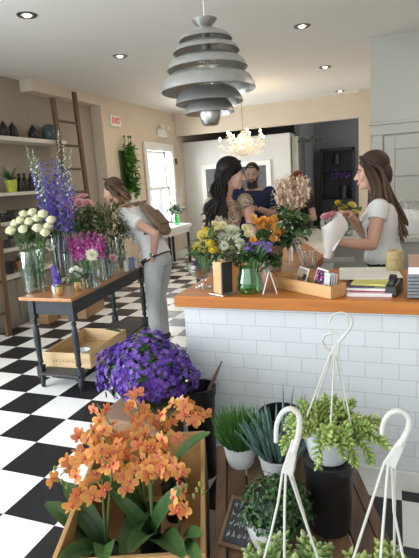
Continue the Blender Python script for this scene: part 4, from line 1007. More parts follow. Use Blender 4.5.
hanger(t, [(329, 323), (332, 316), (341, 312.5), (350, 316), (352, 324), (345, 335), (336, 345)], ((338, 342), (334, 356), .008, .016), [(rim(o, .09, a, .118), (0, 0, 0)) for a in (3.6, 2.4, 4.9, .9, 5.9)], 1.56, .0042)
P_ = [aty(x, y, 1.585) for x, y in ((339, 334), (333, 333), (325, 335), (322, 341), (325, 348), (331, 351))]
MB().tube(P_, .0048, 8).build('hook', M['hookp'], t)
# two near baskets
def near_basket(cx, cy, label, slabel, hookpx, plate, tops, seed):
    c = V((cx, cy, 0)); stand_pot(c, .085, .155, slabel)
    t, o = pot_plant('hanging_basket', c, .095, .125, M['pot'], label, z=PT+.156)
    lf = MB()
    for i in range(95):
        a = U(0, 6.28); r = .098*math.sqrt(U(0, 1)); p = o+V((r*math.cos(a), r*math.sin(a), .10)); k_ = r*5
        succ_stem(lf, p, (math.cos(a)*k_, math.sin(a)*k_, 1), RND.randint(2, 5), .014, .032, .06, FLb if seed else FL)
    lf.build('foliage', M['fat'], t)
    hanger(t, hookpx, plate, [(rim(o, .103, a, .12), s_) for a, s_ in tops], cy-.0, .0068)
near_basket(-.208, .98, 'pale green succulent basket nearest the orchid crate, hanger hook upright', 'black plastic pot under the basket nearest the orchid crate',
            [(276, 442), (277, 424), (283, 412), (292, 409), (299, 416), (299, 432), (294, 452)], ((295.5, 440), (287, 474), .008, .014), [(3.5, (.01, 0, 0)), (4.7, (-.004, 0, 0)), (5.9, (.0, 0, .0)), (1.2, (0, 0, 0))], 0)
near_basket(-.006, .99, 'pale green succulent basket at the right edge, hanger hook leaning right', 'black plastic pot under the basket at the right edge',
            [(382, 434), (384, 422), (391, 413), (401, 411), (409, 418), (408, 430), (400, 445)], ((403, 440), (389, 466), .008, .014), [(3.4, (.0, 0, .0)), (4.5, (.0, 0, 0)), (5.9, (-.02, 0, -.02)), (1.4, (0, 0, 0))], 1)
M['frost'] = glass('frosted_blue_grey_glass', (.55, .60, .64), .22)
# ================================================================== CUT FLOWERS
def rose_mb(c_in, c_out, layers=5, flare=.35, core=.5):
    mb = MB(); k0 = 0; mb.ell((0, 0, -.08), (core, core, core), None, 12, 8, tuple(x*.9 for x in c_in))
    for l in range(layers):
        f = l/(layers-1); n = 3+l; r = .10+.78*f**1.1; h = 1.0-.32*f; c = tuple(a+(b-a)*f for a, b in zip(c_in, c_out))
        for j in range(n):
            a0 = 2*PI*j/n+l*.9; wd = 2*PI/n*.75; vs = []; cs = []; fs = []; NU, NV = 4, 4
            for v in range(NV+1):
                t = v/NV; rr = r*(.30+.70*math.sin(t*PI*.55))*(1+flare*f*t**4); z = -.45+h*t*1.15-.10*f*t**3
                for u in range(NU+1):
                    s_ = u/NU*2-1; a = a0+s_*wd*(1-.25*t*t); zz = z-.12*abs(s_)**2*t; vs.append(V((rr*math.cos(a), rr*math.sin(a), zz))); cs.append(tuple(x*(.8+.2*t) for x in c))
            for v in range(NV):
                for u in range(NU): q = v*(NU+1)+u; fs.append((q, q+1, q+NU+2, q+NU+1))
            mb._add(vs, fs, cs)
    for j in range(5): mb.leaf(TM((0, 0, -.42), rz(j*1.256) @ rx(-.2)), .55, .2, .2, n=2, c0=(.1, .2, .06))
    return mb
def mum_mb(c0, c1, n=70):
    mb = MB()
    for i in range(n):
        t = i/n; a = i*2.39996; up = 1.25*(1-t)**.8-.12
        mb.leaf(TM((0, 0, .12*(1-t)), rz(a) @ rx(up)), .55+.45*t, .17, -.35+.5*t, -.2, 3, c0, c1, lambda q: .5+.5*math.sin(PI*min(1, q*.8+.1)), .3)
    mb.ell((0, 0, -.05), (.3, .3, .2), None, 8, 5, c0); return mb
def cup_mb(c0, c1, n=7):
    mb = MB()
    for l in range(2):
        for j in range(n): mb.leaf(TM((0, 0, 0), rz(2*PI*j/n+l*.45) @ rx(1.0-.35*l)), 1, .75, .5, -.2, 4, c0, c1, None, .3)
    mb.ell((0, 0, .25), (.16, .16, .2), None, 8, 5, (.5, .5, .12)); return mb
def msh(mb, n, m='petal'): me = mb.mesh(n); me.materials.append(M[m]); return me
W_ROSE = [msh(rose_mb((.84, .83, .54), (.88, .87, .68), 4, -.12, .70), 'white_rose_blossom'), msh(rose_mb((.82, .82, .50), (.88, .87, .70), 4, -.05, .66), 'white_rose_blossom')]
Y_ROSE = [msh(rose_mb((.78, .58, .04), (.85, .68, .10), 4, 0, .6), 'yellow_rose_blossom'), msh(rose_mb((.82, .66, .10), (.84, .76, .30), 4), 'yellow_rose_blossom')]
P_ROSE = [msh(rose_mb((.66, .19, .27), (.80, .40, .46)), 'pink_blossom'), msh(rose_mb((.72, .30, .35), (.84, .52, .54), 4), 'pink_blossom')]
C_ROSE = [msh(rose_mb((.78, .70, .25), (.84, .80, .50), 3), 'pale_yellow_blossom')]
MUM = [msh(mum_mb((.74, .76, .42), (.86, .86, .76)), 'white_mum_blossom')]
ORA = [msh(cup_mb((.70, .20, .03), (.84, .42, .08), 6), 'orange_blossom'), msh(cup_mb((.74, .30, .08), (.85, .50, .18), 6), 'orange_blossom')]
PUR = [msh(star((.20, .10, .46), (.30, .18, .58)), 'purple_blossom')]
WHT = [msh(cup_mb((.75, .78, .62), (.85, .86, .82), 6), 'white_blossom')]
MAG_C = [star(c, c2, 5, 1, .8) for c, c2 in (((.38, .035, .24), (.50, .08, .34)), ((.30, .025, .20), (.44, .07, .30)), ((.48, .10, .34), (.6, .2, .45)))]
DEL_C = [star(c, c2, 5, 1, .7) for c, c2 in (((.10, .065, .42), (.17, .12, .54)), ((.15, .08, .45), (.25, .17, .60)), ((.07, .045, .34), (.13, .09, .48)))]
PAL_C = [star((.55, .62, .45), (.68, .74, .64), 5, 1, .7)]
def flower(name, label, cat, group, base, head, mes, size, d=None, leaves=0, lc=(.06, .14, .05), stem=(.08, .17, .05)):
    base, head = V(base), V(head); t = thing(name, tuple(base), label, cat, group)
    up = V((0, 0, 1)); ctl = base.lerp(head, .55)+V((0, 0, .04)); sm = MB().tube([base, base.lerp(ctl, .5), ctl, ctl.lerp(head, .6)+V((0, 0, .01)), head], .0032, 5, stem)
    sm.build('stem', M['stem'], t)
    n_ = (d or ((head-base).normalized()*.5+view(head)*.5+V((U(-.35, .35), U(-.35, .35), .25)))).normalized()
    put('blossom', RND.choice(mes), TM(head-base, frame(n_) @ rz(U(0, 6)), size), t)
    if leaves:
        lf = MB()
        for i in range(leaves):
            p = ctl.lerp(head, U(0, .8)); g = U(.6, 1.4); lf.leaf(TM(p, rz(U(0, 6.3)) @ rx(U(-.3, .7))), U(.05, .09), .03, .6, n=3, c0=tuple(x*g for x in lc))
        lf.build('leaves', M['leaf'], t)
    return t
def spire(name, label, cat, group, base, tip, kinds, start, rad, n, fs, stem=(.08, .17, .06), bud=None):
    base, tip = V(base), V(tip); t = thing(name, tuple(base), label, cat, group); ax = (tip-base); L = ax.length; F = frame(ax)
    MB().tube([base, base.lerp(tip, .5), tip], [.0035, .003, .0015], 5, stem).build('stem', M['stem'], t)
    mb = MB()
    for i in range(n):
        f = i/n; q = start+(1-start)*f; a = i*2.4; r = rad*(1-.65*f)*U(.75, 1.1); out = F.col[0]*math.cos(a)+F.col[1]*math.sin(a)
        p = base+ax*q+out*r; mb.add(RND.choice(kinds), TM(p, frame((out+F.col[2]*.35+V((U(-.3, .3),)*3)).normalized()), fs*(1-.5*f)*U(.8, 1.15)))
    for i in range(6): mb.ell(tip-ax*(.02*i)+V((U(-.006, .006), U(-.006, .006), 0)), .005, None, 6, 4, bud or (.3, .35, .4))
    ob = mb.build('florets', M['petal'], t); ob['kind'] = 'stuff'; return t
def cyl_vase(c, r, h, label, m='glass', group=None, wat=.5, flare=1.0, cat='vase', th=.004):
    t = thing('glass_vase', tuple(c), label, cat, group)
    MB().lathe([(0, .001), (r*.96, .001), (r, .008), (r*(1+(flare-1)*.4), h*.5), (r*flare, h), (r*flare-th, h), (r*(1+(flare-1)*.4)-th, h*.5), (r-th, .014), (0, .014)], 32, TM(c)).build('vase_body', M[m], t)
    if wat: MB().lathe([(0, .015), (r-th*1.4, .015), (r*(1+(flare-1)*.3)-th*1.4, h*wat), (0, h*wat)], 28, TM(c)).build('water', M['water'], t)
    return t
def greens(name, c, z0, pts, n, label, cols=((.05, .11, .035), (.09, .16, .05)), leaf=(.05, .10), w=.03, cat='foliage', stems=8, spread=.05):
    """leafy filler stems: from base c up to cloud points"""
    c = V(c); t = thing(name, tuple(c), label, cat)
    mb = MB()
    for i in range(stems):
        p = V(RND.choice(pts)); mb.tube([c+V((U(-.02, .02), U(-.02, .02), .01)), c.lerp(p, .5)+V((0, 0, .03)), p], .0028, 5, (.07, .13, .04))
    mb.build('stems', M['stem'], t); lf = MB()
    for i in range(n):
        p = V(RND.choice(pts))+V((RND.gauss(0, spread), RND.gauss(0, spread), RND.gauss(0, spread*.8))); g = U(.55, 1.4); c0, c1 = RND.choice((cols, cols[::-1]))
        if p.z < z0: continue
        lf.leaf(TM(p, rz(U(0, 6.3)) @ rx(U(-.5, 1.1))), U(*leaf), w*U(.7, 1.2), .7, n=3, c0=tuple(x*g for x in c0), c1=tuple(x*g for x in c1))
    lf.build('leaves', M['leaf'], t); return t
tt = lambda x, y: atz(x, y, TZ+.001)
# roses
v1 = tt(35.5, 291); cyl_vase(v1, .088, .325, 'large clear glass cylinder vase of white roses at the near end of the flower table')
rs = [(11, 230, 0), (23, 229, -.03), (20, 220, .05), (29, 221, .02), (37, 218, .05), (43, 213.5, .06), (37, 227.5, -.03), (51, 219.5, .04), (45, 232, -.03), (24, 214, .09), (32, 212, .10), (48, 226, .02), (15, 223, .05)]
for i, (x, y, dy) in enumerate(rs):
    a = i*2.4; b = v1+V((.05*math.cos(a), .05*math.sin(a), .02)); hd = aty(x, y, v1.y+dy-.03)
    flower('white_rose', 'creamy white rose in the large cylinder vase at the near end of the table', 'rose', 'creamy white roses in the near vase', b, hd, W_ROSE, .047 if i else .055, leaves=4)
greens('rose_foliage', v1+V((0, 0, .02)), .8, [aty(x, y, v1.y+U(-.05, .08)) for x, y in ((15, 238), (22, 240), (30, 239), (38, 240), (46, 240), (53, 236), (26, 234))], 80, 'dark green rose leaves hanging over the rim of the near vase', ((.03, .07, .025), (.06, .12, .04)), spread=.025)
stm = greens('cut_stems', v1+V((0, 0, .02)), .78, [v1+V((U(-.06, .06), U(-.06, .06), U(.06, .28))) for i in range(20)], 150, 'green stems and leaves standing in the water of the near vase', ((.06, .13, .04), (.10, .2, .07)), (.06, .12), .012, stems=26, spread=.012)
flower('white_lisianthus', 'single white ruffled flower low beside the near rose vase', 'flower', None, tt(57, 288)+V((0, 0, .01)), aty(50, 248, v1.y+.05), WHT, .045)
# delphinium
v2 = tt(64, 283); v2 = V((v2.x, v2.y, TZ+.001)); cyl_vase(v2, .062, .44, 'tall pale blue-grey glass vase holding the violet delphiniums', 'frost', flare=1.35)
dp = [(38, 172), (44, 165), (50, 170), (55, 163), (60, 168), (66, 172), (47, 182), (57, 178), (65, 183), (41, 184), (52, 190), (70, 190)]
for i, (x, y) in enumerate(dp):
    spire('violet_delphinium', 'violet-blue delphinium spire rising from the tall vase on the flower table', 'delphinium', 'violet delphiniums in the tall vase', v2+V((U(-.03, .03), U(-.03, .03), .03)), aty(x-2+(x-54)*.32, y-6, v2.y+U(-.08, .10)), DEL_C, .5, .034, 46, .021)
for i, (x, y) in enumerate(((26, 146), (32, 150), (58, 131), (64, 140), (71, 148), (36, 158))):
    spire('pale_delphinium', 'thin pale greenish-white delphinium spire above the violet ones', 'delphinium', 'pale delphiniums in the tall vase', v2+V((U(-.03, .03), U(-.03, .03), .03)), aty(x, y, v2.y+U(-.02, .12)), PAL_C, .66, .020, 26, .013, bud=(.4, .48, .3))
# pink roses and greenery
v3 = tt(86, 277); cyl_vase(v3, .055, .30, 'clear glass vase with pink roses in the middle of the flower table', flare=1.2)
for x, y in ((83, 196), (73, 200), (71, 210), (74, 218), (79, 203), (87, 203), (67, 204)):
    flower('pink_rose', 'pink ruffled rose above the green foliage in the middle of the flower table', 'rose', 'pink roses on the flower table', v3+V((U(-.03, .03), U(-.03, .03), .02)), aty(x, y, v3.y+U(-.04, .05)), P_ROSE, .041, leaves=3)
greens('leafy_greenery', v3+V((.01, 0, .02)), .9, [aty(x, y, v3.y+U(0, .22)) for x, y in ((80, 212), (86, 216), (92, 212), (88, 226), (97, 222), (80, 228), (103, 230), (75, 228), (92, 236))], 330, 'dark green leafy filler below the pink roses', ((.035, .085, .03), (.07, .13, .045)), (.05, .09), .028, stems=14, spread=.04)
v4 = tt(112, 273); cyl_vase(v4, .055, .26, 'clear glass vase with yellow-green foliage near the leaning customer')
greens('yellow_green_foliage', v4+V((0, 0, .02)), .9, [aty(x, y, v4.y+U(-.05, .12)) for x, y in ((103, 208), (110, 212), (118, 216), (112, 222), (106, 226), (120, 226), (125, 232), (101, 216), (115, 205))], 320, 'feathery yellow-green foliage in front of the leaning customer', ((.14, .16, .03), (.08, .12, .03)), (.05, .11), .014, stems=16, spread=.035)
# magenta stock and white chrysanthemum
v5 = tt(92, 287.5); cyl_vase(v5, .052, .165, 'short green-tinted glass vase with magenta stock and a white chrysanthemum', 'glass')
for i, (x, y) in enumerate(((66, 240), (73, 238), (80, 236), (70, 248), (78, 246), (86, 243), (95, 236), (102, 238), (105, 246), (99, 246), (88, 236))):
    spire('magenta_stock', 'bright magenta stock stem around the white chrysanthemum', 'flower', 'magenta stocks on the flower table', v5+V((U(-.02, .02), U(-.02, .02), .02)), aty(x, y-4, v5.y+U(-.03, .08)), MAG_C, .62, .034, 32, .020, bud=(.4, .2, .3))
flower('white_chrysanthemum', 'large white spiky chrysanthemum below the magenta stock', 'chrysanthemum', None, v5+V((0, 0, .02)), aty(92, 255, v5.y-.05), MUM, .058, view(v5))
greens('vase_stems', v5+V((0, 0, .015)), .77, [v5+V((U(-.035, .035), U(-.035, .035), U(.04, .16))) for i in range(16)], 80, 'green stems in the short vase of magenta stock', ((.08, .15, .06), (.13, .22, .09)), (.04, .08), .012, stems=18, spread=.008)
# votives
v6 = tt(60, 295.5); lathe_thing('gold_votive', [(0, 0), (.024, 0), (.034, .03), (.032, .07), (.028, .07), (.03, .03), (0, .01)], tuple(v6), M['brass'], 'small gold votive cup with a purple hyacinth at the table edge', 'vase')
spire('purple_hyacinth', 'purple hyacinth head leaning out of the gold votive cup', 'hyacinth', None, v6+V((0, 0, .02)), aty(53, 266, v6.y-.01), DEL_C, .35, .03, 46, .02)
v6b = tt(53, 294.5); v6b = V((v6b.x-.012, v6b.y+.05, v6b.z)); lathe_thing('white_votive', [(0, 0), (.02, 0), (.027, .03), (.025, .06), (.02, .06), (0, .01)], tuple(v6b), M['whitep'], 'tiny white cup behind the gold votive cup', 'cup')
v7 = tt(79, 291); lathe_thing('gold_votive', [(0, 0), (.024, 0), (.036, .035), (.034, .075), (.03, .075), (.03, .03), (0, .01)], tuple(v7), M['brass'], 'amber gold glass cup of small white flowers', 'vase')
for x, y in ((72, 271), (76, 269), (80, 271), (74, 275), (78, 276)):
    flower('white_blossom', 'small white flower clustered in the amber gold cup', 'flower', 'small white flowers in the amber cup', v7+V((U(-.01, .01), U(-.01, .01), .015)), aty(x, y, v7.y+U(-.03, .03)), WHT, .026, leaves=2)
lf = greens('round_leaves', v7+V((0, 0, .015)), .8, [aty(x, y, v7.y+.02) for x, y in ((70, 282), (74, 280), (83, 276), (76, 279))], 40, 'pale green leaves around the amber gold cup', ((.12, .2, .09), (.2, .3, .15)), (.04, .06), .035, stems=4, spread=.02)
# tall far cylinders
for i, (x, y, r, h, lb) in enumerate(((102, 281, .045, .25, 'narrow glass cylinder vase beside the short magenta vase'), (108, 277, .05, .30, 'tall glass cylinder vase with a single pink bud'), (122, 270, .05, .33, 'tall glass cylinder vase farthest along the flower table'), (72, 284, .05, .26, 'frosted glass cylinder vase standing just behind the amber gold cup'))):
    c = tt(x, y); cyl_vase(c, r, h, lb)
    if i in (1, 2): greens('vase_stems', c+V((0, 0, .015)), .77, [c+V((U(-.03, .03), U(-.03, .03), U(.08, h+.06))) for k_ in range(14)], 90, ('green stems in the tall vase with the pink bud', 'green stems in the farthest tall vase')[i-1], ((.06, .11, .04), (.10, .15, .05)), (.05, .1), .014, stems=16, spread=.014)
c = tt(108, 277); flower('pink_bud', 'dusty pink bud low among the tall vases', 'flower', None, c+V((0, 0, .02)), aty(113, 258, c.y-.07), P_ROSE, .032)
for i, (x, y, cl, h, lb) in enumerate(((127, 271, (.72, .72, .70), .10, 'small white carton at the far end of the flower table'), (132, 269.5, (.20, .26, .42), .12, 'narrow blue and white carton at the far end of the flower table'), (137, 267.5, (.70, .68, .62), .09, 'cream carton closest to the leaning customer'))):
    c = tt(x, y); single('small_carton', MB().box(c+V((0, 0, h/2)), (.04, .05, h), rz(.3), cl), M['paint'], lb, 'carton', bev=.002, smooth=False)

# ---------------- counter bouquets
kc_ = lambda x, y: atz(x, y, KT+.001)
v8 = kc_(204, 288); pb = thing('crystal_bowl', tuple(v8), 'footed crystal bowl filled with yellow and white flowers', 'bowl')
MB().lathe([(0, 0), (.045, 0), (.047, .005), (.02, .014), (.013, .03), (.018, .05), (.06, .07), (.085, .105), (.092, .14), (.087, .14), (.078, .105), (.05, .078), (0, .065)], 24, TM(v8)).build('bowl_body', M['glass'], pb)
bb_ = v8+V((0, 0, .085))
hd = [(203, 236), (200, 244), (210, 243), (206, 231), (196, 249), (211, 234), (204, 250), (213, 250)]
for x, y in hd: flower('yellow_rose', 'bright yellow rose in the crystal bowl', 'rose', 'yellow roses in the crystal bowl', bb_, aty(x, y, v8.y+U(-.06, .05)), Y_ROSE, .030, leaves=2)
for x, y, s_ in ((231, 233, .058), (222, 238, .038), (240, 243, .036), (224, 246, .032)): flower('white_chrysanthemum', 'white shaggy chrysanthemum in the crystal bowl' if s_ < .05 else 'biggest white shaggy chrysanthemum, topping the crystal bowl', 'chrysanthemum', 'white chrysanthemums in the crystal bowl' if s_ < .05 else None, bb_, aty(x, y, v8.y+U(-.05, .03)), MUM, s_)
for x, y in ((218, 228), (223, 225), (248, 234), (215, 224), (245, 228), (219, 252), (232, 249), (243, 250)): flower('pale_yellow_bud', 'pale yellow bud between the roses and chrysanthemums', 'flower', 'pale yellow buds in the crystal bowl', bb_, aty(x, y, v8.y+U(-.03, .05)), C_ROSE, .019, leaves=2)
greens('bowl_foliage', bb_, 1.02, [aty(x, y, v8.y+U(-.05, .08)) for x, y in ((195, 254), (202, 256), (212, 256), (222, 254), (230, 256), (240, 254), (208, 248), (226, 244), (216, 240), (198, 250))], 170, 'grey-green leaves around the rim of the crystal bowl', ((.08, .13, .05), (.16, .22, .10)), (.03, .06), .02, stems=8, spread=.018)
v9 = kc_(248, 293.5); v9 = V((v9.x, v9.y+.03, v9.z)); gv = thing('green_vase', tuple(v9), 'round green glass vase with purple flowers on the counter edge', 'vase')
MB().lathe([(0, .001), (.055, .001), (.066, .02), (.066, .07), (.052, .11), (.052, .135), (.047, .135), (.047, .11), (.06, .07), (.06, .02), (0, .014)], 28, TM(v9)).build('vase_body', M['glassg'], gv)
b9 = v9+V((0, 0, .02))
for i in range(34):
    x, y = U(247, 271), U(243, 256)
    flower('purple_statice', 'small purple flower in the round green vase', 'flower', 'small purple flowers in the green vase', b9, aty(x, y, v9.y+U(-.04, .05)), PUR, .016)
greens('vase_foliage', b9, 1.03, [aty(x, y, v9.y+U(-.06, .07)) for x, y in ((240, 254), (247, 257), (255, 259), (263, 258), (270, 256), (275, 260), (252, 252), (264, 250), (238, 262), (272, 264))], 260, 'dense green leaves spilling over the round green vase', ((.03, .085, .025), (.06, .14, .04)), (.03, .06), .02, stems=10, spread=.018)
flower('orange_bloom', 'single small orange bloom between the crystal bowl and the green vase', 'flower', None, b9, aty(253, 241, v9.y+.05), ORA, .024)
# orange alstroemeria in a galvanised bucket
v10 = kc_(271, 270); v10 = V((v10.x, v10.y, KT+.001)); gb = thing('galvanised_bucket', tuple(v10), 'galvanised bucket of orange alstroemeria on the counter', 'bucket')
MB().lathe([(0, .002), (.062, .002), (.064, 0), (.085, .155), (.089, .16), (.085, .165), (.079, .16), (.06, .012), (0, .01)], 30, TM(v10)).build('bucket_body', M['galv'], gb)
b10 = v10+V((0, 0, .02))
for x, y in ((253, 219), (258, 223), (264, 221), (270, 222), (274, 220), (276, 228), (277, 235), (274, 239), (261, 226), (268, 228), (281, 232)):
    flower('orange_alstroemeria', 'orange alstroemeria bloom in the galvanised bucket', 'flower', 'orange alstroemeria in the galvanised bucket', b10, aty(x, y, v10.y+U(-.10, .02)), ORA, .034, leaves=3)
greens('broad_foliage', b10, 1.05, [aty(x, y, v10.y+U(-.04, .2)) for x, y in ((262, 232), (270, 236), (278, 225), (286, 220), (292, 218), (298, 222), (288, 232), (296, 230), (282, 242), (290, 240), (303, 226), (274, 246), (262, 242), (284, 212))], 300, 'broad green leaves between the orange alstroemeria and the beige plume', ((.03, .09, .025), (.06, .15, .04)), (.05, .09), .034, stems=14, spread=.03)
# beige plume
v11 = V((aty(293, 200, 3.7).x, 3.7, KT+.001)); cyl_vase(v11, .06, .26, 'clear vase under the big beige plume', wat=.4)
pl_ = thing('beige_plume', tuple(v11+V((0, 0, .02))), 'large feathery beige astilbe plume in front of the red-haired person', 'flower')
mb = MB(); pc = aty(293, 193, 3.7); st0 = v11+V((0, 0, .02)); fs_ = MB()
for i in range(60):
    d = V((U(-1, 1), U(-.8, .8), U(-.35, 1.25))); 
    if d.length > 1.3: continue
    tip = pc+V((d.x*.13, d.y*.11, d.z*.115)); bq = pc+V((d.x*.02, 0, -.16)); fs_.tube([st0.lerp(bq, .9), tip], .002, 4, (.3, .25, .12))
    for k_ in range(5): mb.ell(bq.lerp(tip, .45+.12*k_)+V((RND.gauss(0, .008), RND.gauss(0, .008), 0)), (.011, .011, .018), None, 6, 5, (.80, .62, .46))
    for k_ in range(60):
        f = U(.35, 1); p = bq.lerp(tip, f)+V((RND.gauss(0, .014), RND.gauss(0, .014), RND.gauss(0, .012))); g = U(.75, 1.15)
        mb.leaf(TM(p, rz(U(0, 6)) @ rx(U(-.3, 1.3))), U(.02, .036), .017, .3, n=1, c0=(.78*g, .60*g, .44*g), c1=(.88*g, .73*g, .57*g), tip=.4)
fs_.tube([st0, pc+V((0, 0, -.14))], .008, 6, (.2, .2, .08)); fs_.build('stems', M['stem'], pl_); mb.build('plume', M['petal'], pl_)
# back bar with flowers and carrier bag
bt = thing('backbar', (.6, 4.95, 0), 'grey work bench standing behind the long-haired woman', 'table')
MB().bb((-.62, 4.6, .90), (1.7, 5.3, .94)).build('benchtop', mat('grey_laminate', (.46, .46, .44), .5), bt, False, .004)
MB().bb((-.58, 4.68, 0), (1.68, 5.26, .90)).build('cabinet_body', M['wall_grey'], bt, False)
v12 = V((aty(346, 230, 4.85).x, 4.85, .941)); cyl_vase(v12, .07, .2, 'clear vase of yellow and pink flowers on the grey bench', wat=.4)
for i, (x, y) in enumerate(((338, 203), (343, 208), (348, 212), (353, 216), (347, 219), (356, 212), (352, 205), (341, 215), (355, 222), (344, 224))):
    m_ = (Y_ROSE, Y_ROSE, P_ROSE, ORA, C_ROSE)[i % 5]; flower('mixed_flower', 'small ' + ('yellow', 'yellow', 'pink', 'orange', 'pale yellow')[i % 5] + ' flower in the vase on the grey bench', 'flower', 'mixed flowers on the grey bench, ' + ('yellow', 'yellow', 'pink', 'orange', 'pale')[i % 5], v12+V((0, 0, .02)), aty(x, y, 4.85+U(-.05, .05)), m_, .038, leaves=3)
greens('bench_foliage', v12+V((0, 0, .02)), 1.1, [aty(x, y, 4.87+U(-.05, .05)) for x, y in ((340, 212), (346, 206), (350, 218), (345, 226), (355, 226), (338, 220))], 110, 'dark green leaves among the flowers on the grey bench', ((.03, .07, .025), (.06, .12, .04)), (.05, .09), .03, stems=8, spread=.04)
q = aty(408, 236, 4.85); bgx = q.x; bgz = .941
cb_ = thing('carrier_bag', (bgx, 4.85, bgz), 'crumpled white plastic carrier bag behind the long-haired woman', 'bag')
mm = MB().lathe([(.02, 0), (.13, .0), (.155, .06), (.15, .14), (.11, .20), (.05, .235)], 36)
for v in mm.v:
    a = math.atan2(v.y, v.x); k_ = 1+.07*math.sin(a*7+v.z*20)+.05*math.sin(a*3+1); v.x *= k_; v.y *= k_*.6
MB().add(mm, TM((bgx, 4.85, bgz))).build('bag_body', mat('white_bag_film', (.64, .65, .64), .35, var=.1, scale=14, bump=.6, bscale=30), cb_)
for s_ in (-1, 1):
    MB().tube([(bgx+s_*.10, 4.85, bgz+.19), (bgx+s_*.11, 4.82, bgz+.28), (bgx+s_*.06, 4.82, bgz+.33), (bgx+s_*.02, 4.83, bgz+.27), (bgx+s_*.03, 4.85, bgz+.21)], .02, 8, sq=.35).build('bag_handle', bpy.data.materials['white_bag_film'], cb_)
# paper-wrapped bouquet being rolled on the counter
wp_ = thing('wrapped_bouquet', tuple(kc_(334, 266)), 'bouquet being rolled in white paper in the hands of the long-haired woman', 'bouquet')
WY = 3.02
def sheet_mesh(rows, n=8):
    mb = MB(); k_ = len(rows); w_ = len(rows[0])
    vs = [V(p) for r in rows for p in r]; fs = [(i*w_+j, i*w_+j+1, (i+1)*w_+j+1, (i+1)*w_+j) for i in range(k_-1) for j in range(w_-1)]
    return mb._add(vs, fs, (.8, .79, .76))
rows = []
apex, topc = aty(327, 258, WY), aty(334, 222, WY+.02); axv = topc-apex
for i in range(7):
    f = i/6; c = apex+axv*f; r = .022+.062*f**1.3; F = frame(axv); r_ = []
    for j in range(17):
        a = .5+5.6*j/16; ro = r*(1+.10*math.sin(a*3)*f)*(1+.05*j/16); r_.append(c+F.col[0]*(ro*math.cos(a))+F.col[1]*(ro*math.sin(a))+axv.normalized()*(.045*f*math.sin(a*2.0+1.2)))
    rows.append(r_)
so = sheet_mesh(rows).build('paper_cone', M['paper'], wp_)
fl_ = [[aty(293, 236, 2.95), aty(304, 229, 3.12), aty(318, 227, 3.2)], [aty(300, 241, 2.95), aty(312, 237, 3.05), aty(322, 232, 3.12)], [aty(312, 246, 2.95), aty(320, 243, 3.0), aty(327, 238, 3.05)], [aty(322, 256, 2.98), aty(326, 252, 3.0), aty(331, 246, 3.05)]]
sheet_mesh(fl_).build('paper_flap', M['cream'], wp_)
fl_ = [[aty(327, 225, 3.08), aty(333, 214, 3.1), aty(341, 211, 3.1)], [aty(331, 238, 3.02), aty(338, 230, 3.05), aty(345, 222, 3.08)], [aty(332, 256, 2.99), aty(337, 245, 3.0), aty(343, 236, 3.04)]]
sheet_mesh(fl_).build('paper_flap', M['paper'], wp_)
for me_o in [o for o in wp_.children]:
    me_o.modifiers.new('sub', 'SUBSURF').levels = 2; me_o.modifiers['sub'].render_levels = 2
for x, y, m_ in ((323, 214, P_ROSE), (329, 211, P_ROSE), (326, 219, WHT)):
    flower('bouquet_rose', ('pink', 'pink', 'white')[(x == 326)*2] + ' bloom peeping out of the white paper wrap', 'flower', 'blooms in the white paper wrap', apex+axv*.3, aty(x+3, y+3, WY+.05), m_, .03)
gs_ = thing('grey_tray', tuple(kc_(338, 264)), 'flat grey board on the counter under the paper-wrapped bouquet', 'board')
p = kc_(338, 262); MB().box(p+V((0, .05, .006)), (.20, .16, .012), rz(.1)).build('board', mat('grey_board', (.35, .34, .32), .6), gs_, False, .003)
# ================================================================== PEOPLE
def remeshed(name, mb, voxel, m, parent, colfn=None, smooth=3, cc=(.5, .5, .5)):
    """one continuous surface grown from overlapping closed forms"""
    o0 = V(OR[parent.name])
    me = bpy.data.meshes.new(name); me.from_pydata([tuple(p-o0) for p in mb.v], [], mb.f); me.update()
    bm = bmesh.new(); bm.from_mesh(me); bm.to_mesh(me); bm.free()
    tmp = bpy.data.objects.new(name, me); col.objects.link(tmp)
    r = tmp.modifiers.new('r', 'REMESH'); r.mode = 'VOXEL'; r.voxel_size = voxel; r.use_smooth_shade = True
    s_ = tmp.modifiers.new('s', 'SMOOTH'); s_.factor = .5; s_.iterations = smooth
    dg = bpy.context.evaluated_depsgraph_get(); dg.update(); out = bpy.data.meshes.new_from_object(tmp.evaluated_get(dg))
    bpy.data.objects.remove(tmp); bpy.data.meshes.remove(me)
    out.name = name; out.materials.clear(); out.materials.append(m)
    ca = out.color_attributes.get('Col') or out.color_attributes.new('Col', 'FLOAT_COLOR', 'POINT')
    fl = []
    for v in out.vertices:
        c = colfn(v.co+o0) if colfn else cc; fl += [c[0], c[1], c[2], 1]
    ca.data.foreach_set('color', fl); out.polygons.foreach_set('use_smooth', [True]*len(out.polygons))
    o = bpy.data.objects.new(name, out); col.objects.link(o); o.parent = parent; OR[o.name] = tuple(o0); return o
